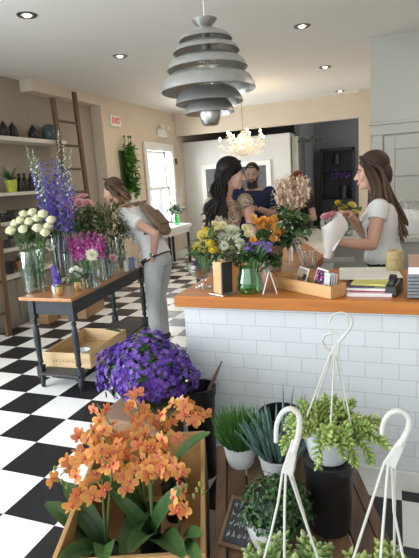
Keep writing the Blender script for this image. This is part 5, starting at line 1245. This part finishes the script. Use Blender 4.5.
def hand(mb, w, d, palm, L=.18, curl=.5, thumb=1, spread=.10, s=1.0):
    """w wrist, d pointing direction, palm the way the palm faces; thumb=+1/-1 which side"""
    d = V(d).normalized(); palm = V(palm); palm = (palm-d*palm.dot(d)).normalized(); sd = d.cross(palm)*thumb
    pl_ = L*.5; c0 = V(w)+d*pl_*.1; c1 = V(w)+d*pl_
    mb.loft([(V(w)-d*.01, sd*.024*s, palm*.018*s), (c0+d*.02, sd*.033*s, palm*.017*s), (V(w)+d*pl_*.7, sd*.041*s, palm*.015*s), (c1, sd*.040*s, palm*.013*s)], 12)
    for i, (off, ln) in enumerate(((.030, .40), (.0105, .46), (-.0100, .43), (-.029, .34))):
        p = c1+sd*off*s-d*.008; dd = (d+sd*(off*spread*30*.1)).normalized(); rad = .0088*s; pts = [p]; seg = L*ln
        cu = curl*(1+.12*i)
        for k_, f in enumerate((.45, .32, .23)):
            ax = dd.cross(palm).normalized(); dd = (Matrix.Rotation(cu*(.8 if k_ == 0 else 1), 3, ax) @ dd).normalized(); p = p+dd*seg*f; pts.append(p)
        for k_ in range(3): mb.cap(pts[k_], rad*(1-.1*k_), pts[k_+1], rad*(.9-.1*k_), 8)
    p = V(w)+d*pl_*.25+sd*.026*s; dd = (d*.6+sd*.75+palm*.35).normalized(); q = p+dd*L*.20; dd2 = (d*.9+sd*.25+palm*.4).normalized(); e = q+dd2*L*.17; f = e+(dd2+palm*.3).normalized()*L*.13
    mb.cap(p, .013*s, q, .0105*s, 8); mb.cap(q, .0105*s, e, .0095*s, 8); mb.cap(e, .0095*s, f, .0075*s, 8)
def head(mb, c, F, s=1.0, male=False):
    """c cranium centre; F columns right, forward, up"""
    def P_(x, y, z): return c+F @ (V((x, y, z))*s)
    def el(x, y, z, a, b, d): mb.ell(P_(x, y, z), (a*s, b*s, d*s), F, 16, 12)
    el(0, -.012, .032, .073, .092, .084); el(0, .028, -.02, .062, .063, .085); el(0, .036, -.075, .045, .045, .036); el(0, .070, -.096, .019, .016, .017)
    if male: el(.035, .02, -.07, .02, .04, .03); el(-.035, .02, -.07, .02, .04, .03)
    mb.cap(P_(0, .083, .004), .0075*s, P_(0, .106, -.034), .0115*s, 10); el(.011, .094, -.038, .008, .010, .007); el(-.011, .094, -.038, .008, .010, .007)
    el(.03, .074, .016, .026, .014, .008); el(-.03, .074, .016, .026, .014, .008)
    el(.037, .060, -.032, .024, .024, .024); el(-.037, .060, -.032, .024, .024, .024)
    el(0, .080, -.066, .022, .014, .013); el(0, .079, -.072, .018, .012, .008)
    for k_ in (-1, 1): el(k_*.074, -.006, -.015, .010, .020, .032); el(k_*.078, -.012, -.002, .007, .016, .018)
def face_parts(t, c, F, s, brow=(.08, .05, .03), lip=(.50, .2, .18), iris=(.12, .08, .05)):
    def P_(x, y, z): return c+F @ (V((x, y, z))*s)
    for k_ in (-1, 1):
        mb = MB(); mb.ell(P_(k_*.031, .0755, -.002), (.0125*s, .0105*s, .0070*s), F, 12, 8, (.52, .48, .45)); mb.ell(P_(k_*.031, .0815, -.0025), (.0062*s, .0055*s, .0060*s), F, 10, 8, iris); mb.ell(P_(k_*.031, .0850, -.0025), (.003*s, .0026*s, .003*s), F, 8, 6, (.01, .01, .01)); mb.tube([P_(k_*.018, .082, .001), P_(k_*.031, .0875, .0055), P_(k_*.045, .079, .001)], [.0012*s, .0022*s, .0012*s], 6, (.03, .02, .018))
        mb.build('eye', M['gloss'], t)
        MB().tube([P_(k_*.012, .0915, .020), P_(k_*.03, .090, .026), P_(k_*.052, .075, .021)], [.003*s, .0038*s, .002*s], 6, brow).build('eyebrow', M['hair'], t)
    MB().tube([P_(-.022, .083, -.069), P_(-.008, .0945, -.063), P_(0, .094, -.0645), P_(.008, .0945, -.063), P_(.022, .083, -.069)], [.0015*s, .004*s, .004*s, .004*s, .0015*s], 6, lip).tube([P_(-.021, .083, -.070), P_(0, .0945, -.0735), P_(.021, .083, -.070)], [.0015*s, .005*s, .0015*s], 6, lip).build('lips', M['skin'], t)
def axes(f, roll=0, up=V((0, 0, 1))):
    f = V(f).normalized(); r = f.cross(up).normalized(); u = r.cross(f)
    if roll: q = Matrix.Rotation(roll, 3, f); r = q @ r; u = q @ u
    return Matrix((r, f, u)).transposed()
def person(name, loc, label, J, skin, fem=True, s=1.0, voxel=.0055, bare_arms=1.0, group=None, skinfn=None):
    """J: pel, neck, head (world), rgt (body's right), hf (face axes), el/wr/hand per side, kn/an per side. Returns thing and helpers."""
    t = thing(name, tuple(loc), label, 'person', group)
    R = V(J['rgt']).normalized(); pel, nk, hd = V(J['pel']), V(J['neck']), V(J['head']); F = J['hf']
    sp = (nk-pel); up = sp.normalized(); fw = up.cross(R).normalized(); R2 = fw.cross(up).normalized()
    if R2.dot(R) < 0: R2 = -R2
    fw = up.cross(R2).normalized()
    Ls = sp.length
    prof = ((-.12, .10, .085), (-.03, .162, .112), (.08, .163, .112), (.28, .126, .090), (.42, .128, .094), (.60, .148, .108), (.76, .156, .100), (.88, .150, .078), (.95, .10, .06), (1.0, .058, .055)) if fem else ((-.12, .10, .09), (-.03, .155, .112), (.08, .157, .112), (.28, .148, .105), (.42, .152, .110), (.60, .170, .120), (.76, .182, .112), (.88, .180, .085), (.95, .12, .065), (1.0, .066, .062))
    bow = J.get('bow', 0)
    def torso(mb, inf=0, f0=-.2, f1=1.01, sx=1, sy=1):
        rings = []
        for f, a, b in prof:
            if f < f0 or f > f1: continue
            c = pel+sp*f-fw*(bow*math.sin(PI*max(0, min(1, f)))); rings.append((c, R2*((a*s+inf)*sx), fw*((b*s+inf)*sy)))
        mb.loft(rings, 24)
        if fem and f1 > .7:
            for k_ in (-1, 1): mb.ell(pel+sp*.66+R2*k_*.062*s+fw*(.078*s), (.056*s+inf, .050*s+inf, .054*s+inf), Matrix((R2, fw, up)).transposed(), 14, 10)
    body = MB(); torso(body)
    body.cap(nk-up*.03, .054*s if fem else .062*s, hd+F @ V((0, -.018, -.06))*s, .050*s if fem else .058*s, 14)
    head(body, hd, F, s, not fem)
    shw = (.158 if fem else .188)*s; J2 = {k_: V(v_) for k_, v_ in J.items() if k_ in ('elL', 'elR', 'wrL', 'wrR')}
    for k_, sd in ((-1, 'L'), (1, 'R')):
        sh = V(J.get('sh'+sd, pel+sp*.885+R2*k_*shw)); el_, wr = V(J['el'+sd]), V(J['wr'+sd]); J2['sh'+sd] = sh
        ra, rb, rc_ = (.046, .037, .025) if fem else (.054, .044, .030)
        body.ell(sh-R2*k_*.012, (.054*s if fem else .062*s), None, 14, 10); body.cap(sh, ra*s, sh.lerp(el_, .5), ra*s*.95, 14); body.cap(sh.lerp(el_, .5), ra*s*.95, el_, rb*s, 14)
        body.cap(el_, rb*s, el_.lerp(wr, .3), rb*s*1.03, 14); body.cap(el_.lerp(wr, .3), rb*s*1.03, wr, rc_*s, 14)
        h = J.get('hand'+sd)
        if h: hand(body, wr, h['d'], h['palm'], .178*s, h.get('curl', .5), h.get('thumb', k_), h.get('spread', .1), s)
        hp = pel+R2*k_*.088*s-V((0, 0, .03)); an = V(J['an'+sd]); kn = V(J.get('kn'+sd, hp.lerp(an, .5)+fw*.015)); J2['hp'+sd], J2['kn'+sd], J2['an'+sd] = hp, kn, an
        body.cap(hp, .084*s, hp.lerp(kn, .5), .070*s, 16); body.cap(hp.lerp(kn, .5), .070*s, kn, .050*s, 16); body.cap(kn, .050*s, kn.lerp(an, .35), .050*s, 14); body.cap(kn.lerp(an, .35), .050*s, an, .032*s, 14)
        ft = V(J.get('ft'+sd, V((fw.x, fw.y, 0)).normalized())); body.cap(an-V((0, 0, .03)), .034, an-V((0, 0, .055))+ft*.10, .026, 12)
    bo_ = remeshed('body', body, voxel, M['skin'], t, skinfn, 3, skin)
    J2.update(dict(R=R2, fw=fw, up=up, sp=sp, pel=pel, nk=nk, hd=hd, F=F, s=s, torso=torso)); return t, J2
def trousers(t, J, colr, inf=.014, name='trousers', m=None, waist=.12, colfn=None, crease=True):
    mb = MB(); s = J['s']
    J['torso'](mb, inf, -.2, waist+.17 if False else .10)
    for sd in 'LR':
        hp, kn, an = J['hp'+sd], J['kn'+sd], J['an'+sd]+V((0, 0, -.02))
        mb.cap(hp, .086*s+inf, hp.lerp(kn, .5), .074*s+inf, 16); mb.cap(hp.lerp(kn, .5), .074*s+inf, kn, .054*s+inf, 16); mb.cap(kn, .054*s+inf, kn.lerp(an, .35), .053*s+inf, 16); mb.tube([kn.lerp(an, .35), kn.lerp(an, .7), an], [.053*s+inf, .047*s+inf, .044*s+inf], 16)
        if crease:
            for q in range(4):
                p = kn+V((0, 0, U(-.1, .12))); mb.ell(p, (.062*s+inf, .062*s+inf, .014), rx(U(-.4, .4)) @ ry(U(-.4, .4)), 14, 8)
    return remeshed(name, mb, .007, m or M['cloth'], t, colfn, 2, colr)
def shirt(t, J, colr, sleeve=.5, inf=.014, name='shirt', hem=-.02, top=.96, colfn=None, loose=0):
    mb = MB(); s = J['s']; J['torso'](mb, inf, hem, top, 1+loose, 1+loose)
    for k_, sd in ((-1, 'L'), (1, 'R')):
        sh, el_ = J['sh'+sd], J['el'+sd]
        if sleeve: mb.ell(sh-J['R']*k_*.012, .056*s+inf, None, 16, 10)
        if sleeve: e = sh.lerp(el_, sleeve); mb.tube([sh, sh.lerp(e, .5), e], [.050*s+inf, .049*s+inf*1.2, .047*s+inf*1.5], 16)
    for q in range(9):
        f = U(.02, .6); c = J['pel']+J['sp']*f; mb.ell(c+J['fw']*U(-.02, .02), (.135*s+inf, .098*s+inf, .013), Matrix((J['R'], J['fw'], J['up'])).transposed() @ rx(U(-.35, .35)) @ ry(U(-.35, .35)), 18, 8)
    return remeshed(name, mb, .007, M['cloth'], t, colfn, 2, colr)
def shoes(t, J, colr):
    for sd in 'LR':
        an = J['an'+sd]; ft = V((J['fw'].x, J['fw'].y, 0)).normalized(); mb = MB(); b = V((an.x, an.y, 0))
        mb.cap(b+V((0, 0, .045))-ft*.03, .042, b+V((0, 0, .036))+ft*.14, .034, 14); mb.cap(b+V((0, 0, .04)), .04, an, .042, 12)
        for v in mb.v: v.z = max(v.z, .002)
        remeshed('shoe', mb, .007, M['cloth'], t, None, 1, colr)
def hair(t, J, cap, locks, c0, c1, name='hair'):
    """cap: extra ellipsoids in head space; locks: point lists in world"""
    hd, F, s = J['hd'], J['F'], J['s']; mb = MB()
    for x, y, z, a, b, d in cap: mb.ell(hd+F @ (V((x, y, z))*s), (a*s, b*s, d*s), F, 24, 16, tuple(p*.8+q*.2 for p, q in zip(c0, c1)))
    for pts, r in locks:
        k_ = len(pts); g = U(.6, 1.4); rr = [r*(.7 if i == 0 else 1 if i < k_-2 else .8 if i < k_-1 else .15) for i in range(k_)]
        mb.tube(pts, rr, 6, [tuple((p+(q-p)*(i/(k_-1))**1.5)*g for p, q in zip(c0, c1)) for i in range(k_)], sq=.7)
    return mb.build(name, M['hair'], t)
def curve_pts(P_, sub=4):
    Q = []; P_ = [V(p) for p in P_]
    for i in range(len(P_)-1):
        p0, p1, p2, p3 = P_[max(i-1, 0)], P_[i], P_[i+1], P_[min(i+2, len(P_)-1)]
        for k_ in range(sub):
            u = k_/sub; Q.append(.5*((2*p1)+(p2-p0)*u+(2*p0-5*p1+4*p2-p3)*u*u+(3*p1-p0-3*p2+p3)*u**3))
    return Q+[P_[-1]]
SK1 = (.56, .33, .24); SK2 = (.60, .37, .28); SK3 = (.42, .25, .18)

# ---- customer leaning over the flowers
Yw = 4.1
pel = aty(158, 262, Yw); neck = aty(129, 208, Yw+.02); hd = aty(113, 190.5, Yw+.02)
J = dict(pel=pel, neck=neck, head=hd, rgt=(0, 1, .0), hf=axes((-1, -.10, -.22), 0), bow=.05,
         elL=aty(155.5, 234, Yw-.24), wrL=aty(153, 257, Yw-.17), handL=dict(d=(aty(147, 268, Yw-.12)-aty(153, 257, Yw-.17)), palm=(.2, 1, 0), curl=.35, thumb=-1),
         elR=aty(145, 236, Yw+.22), wrR=aty(149, 257, Yw+.17), handR=dict(d=(.12, -.1, -1), palm=(0, -1, 0), curl=.35, thumb=1),
         anL=V((pel.x-.03, Yw-.10, .085)), anR=V((pel.x-.06, Yw+.12, .085)), knL=V((pel.x-.035, Yw-.10, .47)), knR=V((pel.x-.07, Yw+.11, .47)))
w1, j = person('person', (pel.x, Yw, 0), 'person in a pale grey shirt and washed jeans leaning over the flower table', J, SK1)
shirt(w1, j, (.80, .80, .80), .52, .016, hem=-.0, loose=.06)
trousers(w1, j, (.40, .42, .43), .012, 'jeans', colfn=lambda p: tuple(x*(1.05-.18*abs(math.sin(p.z*9+p.y*20))) for x in (.50, .515, .515)))
shoes(w1, j, (.06, .055, .05))
bl = MB(); c = j['pel']+j['sp']*.085
F_ = Matrix((j['R'], j['fw'], j['up'])).transposed()
bl.lathe([(1.0, -.018), (1.03, -.018), (1.03, .018), (1.0, .018), (1.0, -.018)], 30, TM(c, F_, (.180, .131, 1))); bl.build('belt', mat('dark_leather', (.03, .022, .018), .5), w1)
wt = aty(153, 256, Yw-.17); ad = (V(J['wrL'])-V(J['elL'])).normalized()
MB().lathe([(.029, -.011), (.033, -.009), (.033, .009), (.029, .011)], 18, TM(V(J['wrL'])-ad*.025, frame(ad))).build('watch_strap', M['black'], w1)
MB().lathe([(0, .0), (.016, 0), (.016, .006), (0, .007)], 16, TM(V(J['wrL'])-ad*.025+V((0, -.030, 0)), frame((-.2, -1, .1)))).build('watch_face', M['steel'], w1)
face_parts(w1, hd, J['hf'], 1)
hF = J['hf']; H = lambda x, y, z: hd+hF @ V((x, y, z))
cap1 = ((0, -.022, .040, .081, .095, .086), (0, -.060, -.02, .074, .060, .070), (0, -.105, -.055, .045, .042, .045))
lk = []
for i in range(80):
    a = U(-1, 1); lk.append((curve_pts([H(a*.055, .062-.02*abs(a), .088-.02*abs(a)), H(a*.090, .0, .082-.03*abs(a)), H(a*.088, -.06, .03), H(a*.075, -.105, -.04), H(a*.05, -.125+U(-.03, .03), -.10+U(-.04, .03))], 3), U(.006, .011)))
for i in range(60):
    k_ = -1 if i % 2 else 1; lk.append((curve_pts([H(k_*.072, .03, .06), H(k_*.084, .0, .02), H(k_*.086, -.03+U(-.03, .01), -.04), H(k_*.074, -.06, -.09), H(k_*.06, -.085+U(-.03, .03), -.14+U(-.03, .02))], 3), U(.006, .010)))
hair(w1, j, cap1, lk, (.055, .032, .019), (.20, .13, .08))
sg = MB()
for k_ in (-1, 1):
    sg.ell(H(k_*.034, .034, .122), (.025, .008, .018), hF @ rx(-1.15), 14, 8, (.01, .01, .012)); sg.tube([H(k_*.056, .026, .115), H(k_*.088, .0, .06), H(k_*.092, -.02, .01)], .0035, 6, (.012, .01, .01))
sg.tube([H(-.012, .036, .126), H(.012, .036, .126)], .003, 6, (.01, .01, .01)); sg.build('sunglasses', M['gloss'], w1)
# her sling backpack is worn, built as its own thing
bp_c = aty(160, 214, Yw+.02); bax = (aty(177, 236, Yw)-aty(141, 202, Yw)).normalized()
bk_ = thing('backpack', tuple(bp_c), 'brown canvas backpack on the back of the leaning customer', 'bag')
nrm_ = V((bax.z, 0, -bax.x)); nrm_ = nrm_ if nrm_.z > 0 else -nrm_; BF = Matrix((V((0, 1, 0)), -bax, nrm_)).transposed()
pb_ = MB(); q0, q1 = aty(141, 204, Yw)+nrm_*.00, aty(168, 234, Yw)+nrm_*.00
n_ = 7
pb_.loft([(q0.lerp(q1, f)+nrm_*(.035*math.sin(PI*(.12+f*.8))-.012), V((0, .115*w_, 0)), nrm_*(.036*w_)) for f, w_ in ((0, .30), (.06, .7), (.2, .92), (.5, 1.05), (.8, 1.08), (.94, .9), (1, .45))], 20)
remeshed('pack_body', pb_, .007, mat('brown_canvas', (.21, .145, .095), .85, var=.2, scale=40, bump=.2), bk_, None, 3)
MB().hexa([q0.lerp(q1, .35)+nrm_*.048+V((0, y, 0)) for y in (-.08, .08)]+[q0.lerp(q1, .8)+nrm_*.052+V((0, y, 0)) for y in (.08, -.08)], [q0.lerp(q1, .35)+nrm_*.066+V((0, y, 0)) for y in (-.07, .07)]+[q0.lerp(q1, .8)+nrm_*.070+V((0, y, 0)) for y in (.07, -.07)]).build('front_pocket', mat('brown_canvas_pocket', (.17, .115, .075), .85, var=.2, scale=40), bk_, True, .012)
for k_ in (-1, 1):
    shp = V(j['sh'+('L' if k_ < 0 else 'R')])-V((0, k_*.07, 0)); st_ = curve_pts([q0+V((0, k_*.06, 0))+nrm_*.03, shp+j['up']*.075, shp+j['fw']*.09-j['up']*.02, shp+j['fw']*.075-j['up']*.16, q0.lerp(q1, .75)+V((0, k_*.15, 0))-nrm_*.06, q0.lerp(q1, .9)+V((0, k_*.08, 0))+nrm_*.02], 4)
    MB().tube(st_, .013, 8, sq=.45).build('shoulder_strap', bpy.data.materials['brown_canvas'], bk_)

# ---- woman with long dark hair, turned to the right
Yd = 3.62
hd = aty(231, 174, Yd); neck = aty(224, 197, Yd+.02); pel = V((neck.x-.10, Yd+.04, .93)); bf = V((.80, -.60, 0)).normalized(); rgt = V((bf.y, -bf.x, 0))
shR = aty(211, 205, Yd-.05); elR = shR+V((-.02, -.05, -.27)); wrR = elR+V((.10, -.16, -.12))
shL = neck+V((.155, .07, -.045)); elL = shL+V((.05, .03, -.27)); wrL = elL+V((.12, -.14, -.03))
J = dict(pel=pel, neck=neck, head=hd, rgt=rgt, hf=axes((.95, .22, -.12), .05), shR=shR, elR=elR, wrR=wrR, elL=elL, wrL=wrL, shL=shL,
         handR=dict(d=wrR-elR, palm=(0, 1, -.3), curl=.5, thumb=1), handL=dict(d=wrL-elL, palm=(0, -.3, -1), curl=.5, thumb=-1),
         anL=V((pel.x-.03, Yd+.10, .085)), anR=V((pel.x-.11, Yd-.07, .085)))
tat = V(shR).lerp(elR, .55)
def skd(p):
    d = (p-tat); 
    if V((d.x, d.y*1.2, d.z)).length < .055: return (.20, .17, .17) if math.sin(p.z*160)+math.sin(p.x*140) > -.5 else (.40, .27, .22)
    return SK2
w2, j = person('person', (pel.x, Yd, 0), 'person with long wavy dark hair and a tattooed arm in a floral blouse', J, SK2, skinfn=skd)
CB = ((.46, .37, .26), (.20, .22, .13), (.34, .18, .13), (.14, .12, .10), (.52, .44, .33))
def blouse(p):
    h_ = math.sin(p.x*117+2*math.sin(p.z*81))+math.sin(p.z*123+1.5*math.sin(p.y*97))+math.sin(p.y*103); i = int((h_+3)*1.9) % 5
    return CB[i] if i else CB[4]
shirt(w2, j, CB[0], .10, .008, 'blouse', hem=-.03, top=.96, colfn=blouse, loose=.05)
trousers(w2, j, (.03, .035, .05)); shoes(w2, j, (.03, .03, .03)); face_parts(w2, hd, J['hf'], 1, (.02, .014, .012))
hF = J['hf']; H = lambda x, y, z: hd+hF @ V((x, y, z))
cap1 = ((0, -.020, .043, .087, .100, .092), (0, -.065, -.03, .085, .062, .09))
lk = []; back = V((-bf.x, -bf.y, 0))
for i in range(150):
    a = U(-1, 1); x_ = a*.09; e = U(.30, .44)+.03*math.sin(i)
    end = hd+V((0, 0, -e))+hF.col[0]*(a*.11)-hF.col[1]*(.17+U(-.07, .08))
    wv = U(-.045, .045)
    lk.append((curve_pts([H(x_*.45, .05, .10), H(x_*.95, .0, .085-.03*abs(a)), H(x_*1.08, -.06, .0), hd+V((0, 0, -.13))+hF.col[0]*(a*.10)-hF.col[1]*(.085+U(-.02, .03))+V((wv, wv, 0)), hd+V((0, 0, -e*.75))+hF.col[0]*(a*.105)-hF.col[1]*(.12+U(-.04, .04))-V((wv, wv, 0)), end], 3), U(.009, .015)))
for i in range(50):
    k_ = 1 if i % 3 else -1; e = U(.22, .36)
    lk.append((curve_pts([H(k_*.03, .062, .10), H(k_*.080, .045-U(0, .05), .05), H(k_*.094, -.0-U(0, .05), -.03), H(k_*.092, -.03-U(0, .05), -.11), hd+V((0, 0, -e))+hF.col[0]*(k_*.095)-hF.col[1]*U(.03, .12)], 3), U(.008, .013)))
hair(w2, j, cap1, lk, (.006, .005, .005), (.012, .009, .009))

# ---- bearded visitor in a navy tee looking down at something in the hands
Ym = 5.6
hd = aty(252, 173.5, Ym); bf = V((.22, -1, 0)).normalized(); rgt = V((bf.y, -bf.x, 0)); neck = V((hd.x+.01, Ym+.03, hd.z-.17)); pel = V((neck.x-.02, Ym+.04, .97))
hnd = aty(253, 209, Ym-.28)
def mside(k_):
    sh = neck+V((0, 0, -.055))+rgt*k_*.188; el = sh+rgt*k_*.06+bf*.03+V((0, 0, -.28)); wr = hnd+rgt*k_*.075+V((0, .02, -.01)); return sh, el, wr
_, eR, wR = mside(1); _, eL, wL = mside(-1)
J = dict(pel=pel, neck=neck, head=hd, rgt=rgt, hf=axes((.12, -1, -.30)), elR=eR, wrR=wR, elL=eL, wrL=wL, handR=dict(d=hnd-wR+bf*.05, palm=-rgt*.4+V((0, 0, 1)), curl=.6, thumb=-1), handL=dict(d=hnd-wL+bf*.05, palm=rgt*.4+V((0, 0, 1)), curl=.6, thumb=1), anL=V((pel.x+.10, Ym, .085)), anR=V((pel.x-.10, Ym+.02, .085)))
w3, j = person('person', (pel.x, Ym, 0), 'bearded person in a navy tee shirt looking down at their hands', J, SK3, fem=False)
shirt(w3, j, (.018, .024, .05), .6, .018, 'tee_shirt', hem=-.05, loose=.06); trousers(w3, j, (.03, .035, .055)); shoes(w3, j, (.03, .03, .03)); face_parts(w3, hd, J['hf'], 1, (.02, .014, .01), (.35, .16, .13))
hF = J['hf']; H = lambda x, y, z: hd+hF @ V((x, y, z))
lk = [(curve_pts([H(a*.04, .07-abs(a)*.03, .085), H(a*.08, .0, .085-.03*abs(a)), H(a*.078, -.07, .03), H(a*.05, -.09, -.03)], 3), .008) for a in [U(-1, 1) for _ in range(60)]]
hair(w3, j, ((0, -.026, .044, .079, .092, .082), (0, -.06, 0, .07, .052, .06)), lk, (.02, .014, .01), (.04, .028, .02))
bd = MB()
for x, y, z, a, b, d in ((0, .045, -.088, .052, .05, .035), (0, .055, -.125, .042, .038, .042), (.052, .02, -.055, .016, .03, .035), (-.052, .02, -.055, .016, .03, .035), (0, .088, -.050, .026, .010, .007)): bd.ell(H(x, y, z), (a, b, d), hF, 16, 10, (.03, .02, .014))
for i in range(140):
    a = U(-1, 1); p = H(a*.052, .05+.035*(1-abs(a)), -.075-U(0, .05)); bd.tube([p, p+hF @ V((a*.008, .012, -.022)), p+hF @ V((a*.006, .012, -.05))], [.004, .0035, .0008], 5, tuple(x*U(.6, 1.6) for x in (.035, .023, .016)))
bd.build('beard', M['hair'], w3)
single('mobile_phone', MB().box(hnd+bf*.035+V((0, 0, .03)), (.07, .14, .008), Matrix((rgt, bf, V((0, 0, 1)))).transposed() @ rx(.5)), M['blackp'], 'small dark phone held in both hands of the bearded visitor', 'phone', bev=.003, smooth=False)

# ---- red-haired person at the back
Yr = 6.3
hd = aty(297, 181, Yr); bf = V((-.35, -.9, 0)).normalized(); rgt = V((bf.y, -bf.x, 0)); neck = V((hd.x, Yr+.04, hd.z-.165)); pel = V((neck.x, Yr+.05, .88))
def rside(k_):
    sh = neck+V((0, 0, -.05))+rgt*k_*.158; el = sh+rgt*k_*.07+V((0, 0, -.26)); wr = el+bf*.2-rgt*k_*.08+V((0, 0, .02)); return el, wr
eR, wR = rside(1); eL, wL = rside(-1)
J = dict(pel=pel, neck=neck, head=hd, rgt=rgt, hf=axes((-.45, -.9, -.35)), elR=eR, wrR=wR, elL=eL, wrL=wL, handR=dict(d=bf-rgt*.4, palm=(0, 0, -1), curl=.4, thumb=-1), handL=dict(d=bf+rgt*.4, palm=(0, 0, -1), curl=.4, thumb=1), anL=V((pel.x+.09, Yr, .085)), anR=V((pel.x-.09, Yr+.02, .085)))
w4, j = person('person', (pel.x, Yr, 0), 'person with short red hair half hidden behind the beige plume', J, SK1, s=.96)
shirt(w4, j, (.03, .03, .035), .5, .016, 'dark_top', hem=-.05); trousers(w4, j, (.04, .04, .05)); shoes(w4, j, (.03, .03, .03)); face_parts(w4, hd, J['hf'], .96, (.12, .05, .03))
hF = J['hf']; H = lambda x, y, z: hd+hF @ V((x, y, z))
lk = []
for i in range(110):
    a = U(-1, 1); lk.append((curve_pts([H(a*.04, .075-abs(a)*.03, .09), H(a*.088, .01, .09-.03*abs(a)), H(a*.092, -.07, .03), H(a*.08, -.085, -.05+U(-.03, .03)), H(a*.085, -.06, -.09+U(-.03, .03))], 3), U(.008, .013)))
hair(w4, j, ((0, -.022, .044, .085, .098, .088), (0, -.06, -.02, .08, .055, .07)), lk, (.13, .022, .012), (.24, .05, .025))

# ---- florist with long brown hair wrapping the bouquet
Yf = 3.52
hd = aty(371, 171.5, Yf); neck = aty(381, 199, Yf+.01); pel = V((neck.x+.02, Yf+.02, .93)); bf = V((-1, -.10, 0)).normalized(); rgt = V((bf.y, -bf.x, 0))
shL = aty(379, 209, Yf-.15); elL = aty(372, 245, Yf-.24); wrL = aty(341, 243, Yf-.34)
elR = aty(362, 234, Yf+.10); wrR = aty(351, 220, Yf-.22)
elR = aty(366, 236, Yf+.12); wrR = aty(349, 214, Yf-.16)
J = dict(pel=pel, neck=neck, head=hd, rgt=rgt, hf=axes((-1, -.12, -.10)), shL=shL, elL=elL, wrL=wrL, elR=elR, wrR=wrR,
         handL=dict(d=(aty(329, 243, Yf-.40)-wrL), palm=(.1, 1, .25), curl=.45, thumb=-1), handR=dict(d=(aty(336, 211, Yf-.28)-wrR), palm=(-.2, -.5, -1), curl=.5, thumb=1),
         anL=V((pel.x-.02, Yf-.09, .085)), anR=V((pel.x+.02, Yf+.10, .085)))
w5, j = person('person', (pel.x, Yf, 0), 'person with very long brown hair in a white tee shirt wrapping a bouquet', J, SK1)
shirt(w5, j, (.64, .64, .62), .30, .012, 'tee_shirt', hem=-.04, loose=.05); trousers(w5, j, (.025, .026, .03)); shoes(w5, j, (.03, .03, .03)); face_parts(w5, hd, J['hf'], 1, (.05, .03, .02), (.56, .22, .22))
hF = J['hf']; H = lambda x, y, z: hd+hF @ V((x, y, z))
cap1 = ((0, -.026, .048, .088, .100, .092), (0, -.074, -.03, .084, .062, .09))
lk = []
for i in range(150):
    a = U(-1, 1); e = U(.36, .52); drift = U(-.02, .13)
    end = hd+V((0, 0, -e))+hF.col[0]*(a*.12)-hF.col[1]*(.11+drift)
    lk.append((curve_pts([H(a*.02, .060, .108), H(a*.086, .01, .085-.03*abs(a)), H(a*.092, -.06, 0), hd+V((0, 0, -.15))+hF.col[0]*(a*.095)-hF.col[1]*(.085+drift*.3), hd+V((0, 0, -e*.7))+hF.col[0]*(a*.105)-hF.col[1]*(.115+drift*.5), end], 3), U(.008, .013)))
for i in range(130):
    k_ = -1 if i % 3 else 1; e = U(.34, .52)
    q = U(-.035, .03)
    lk.append((curve_pts([H(k_*.01, .062, .108), H(k_*.078, .038+q*.4, .06), H(k_*.088, .012+q, -.01), H(k_*.088, -.012+q, -.10), hd+V((0, 0, -e*.6))+hF.col[0]*(k_*.10)-hF.col[1]*(.02-q), hd+V((0, 0, -e))+hF.col[0]*(k_*.11)-hF.col[1]*(.005-q+U(-.02, .02))], 3), U(.007, .011)))
hair(w5, j, cap1, lk, (.032, .019, .013), (.12, .07, .042))
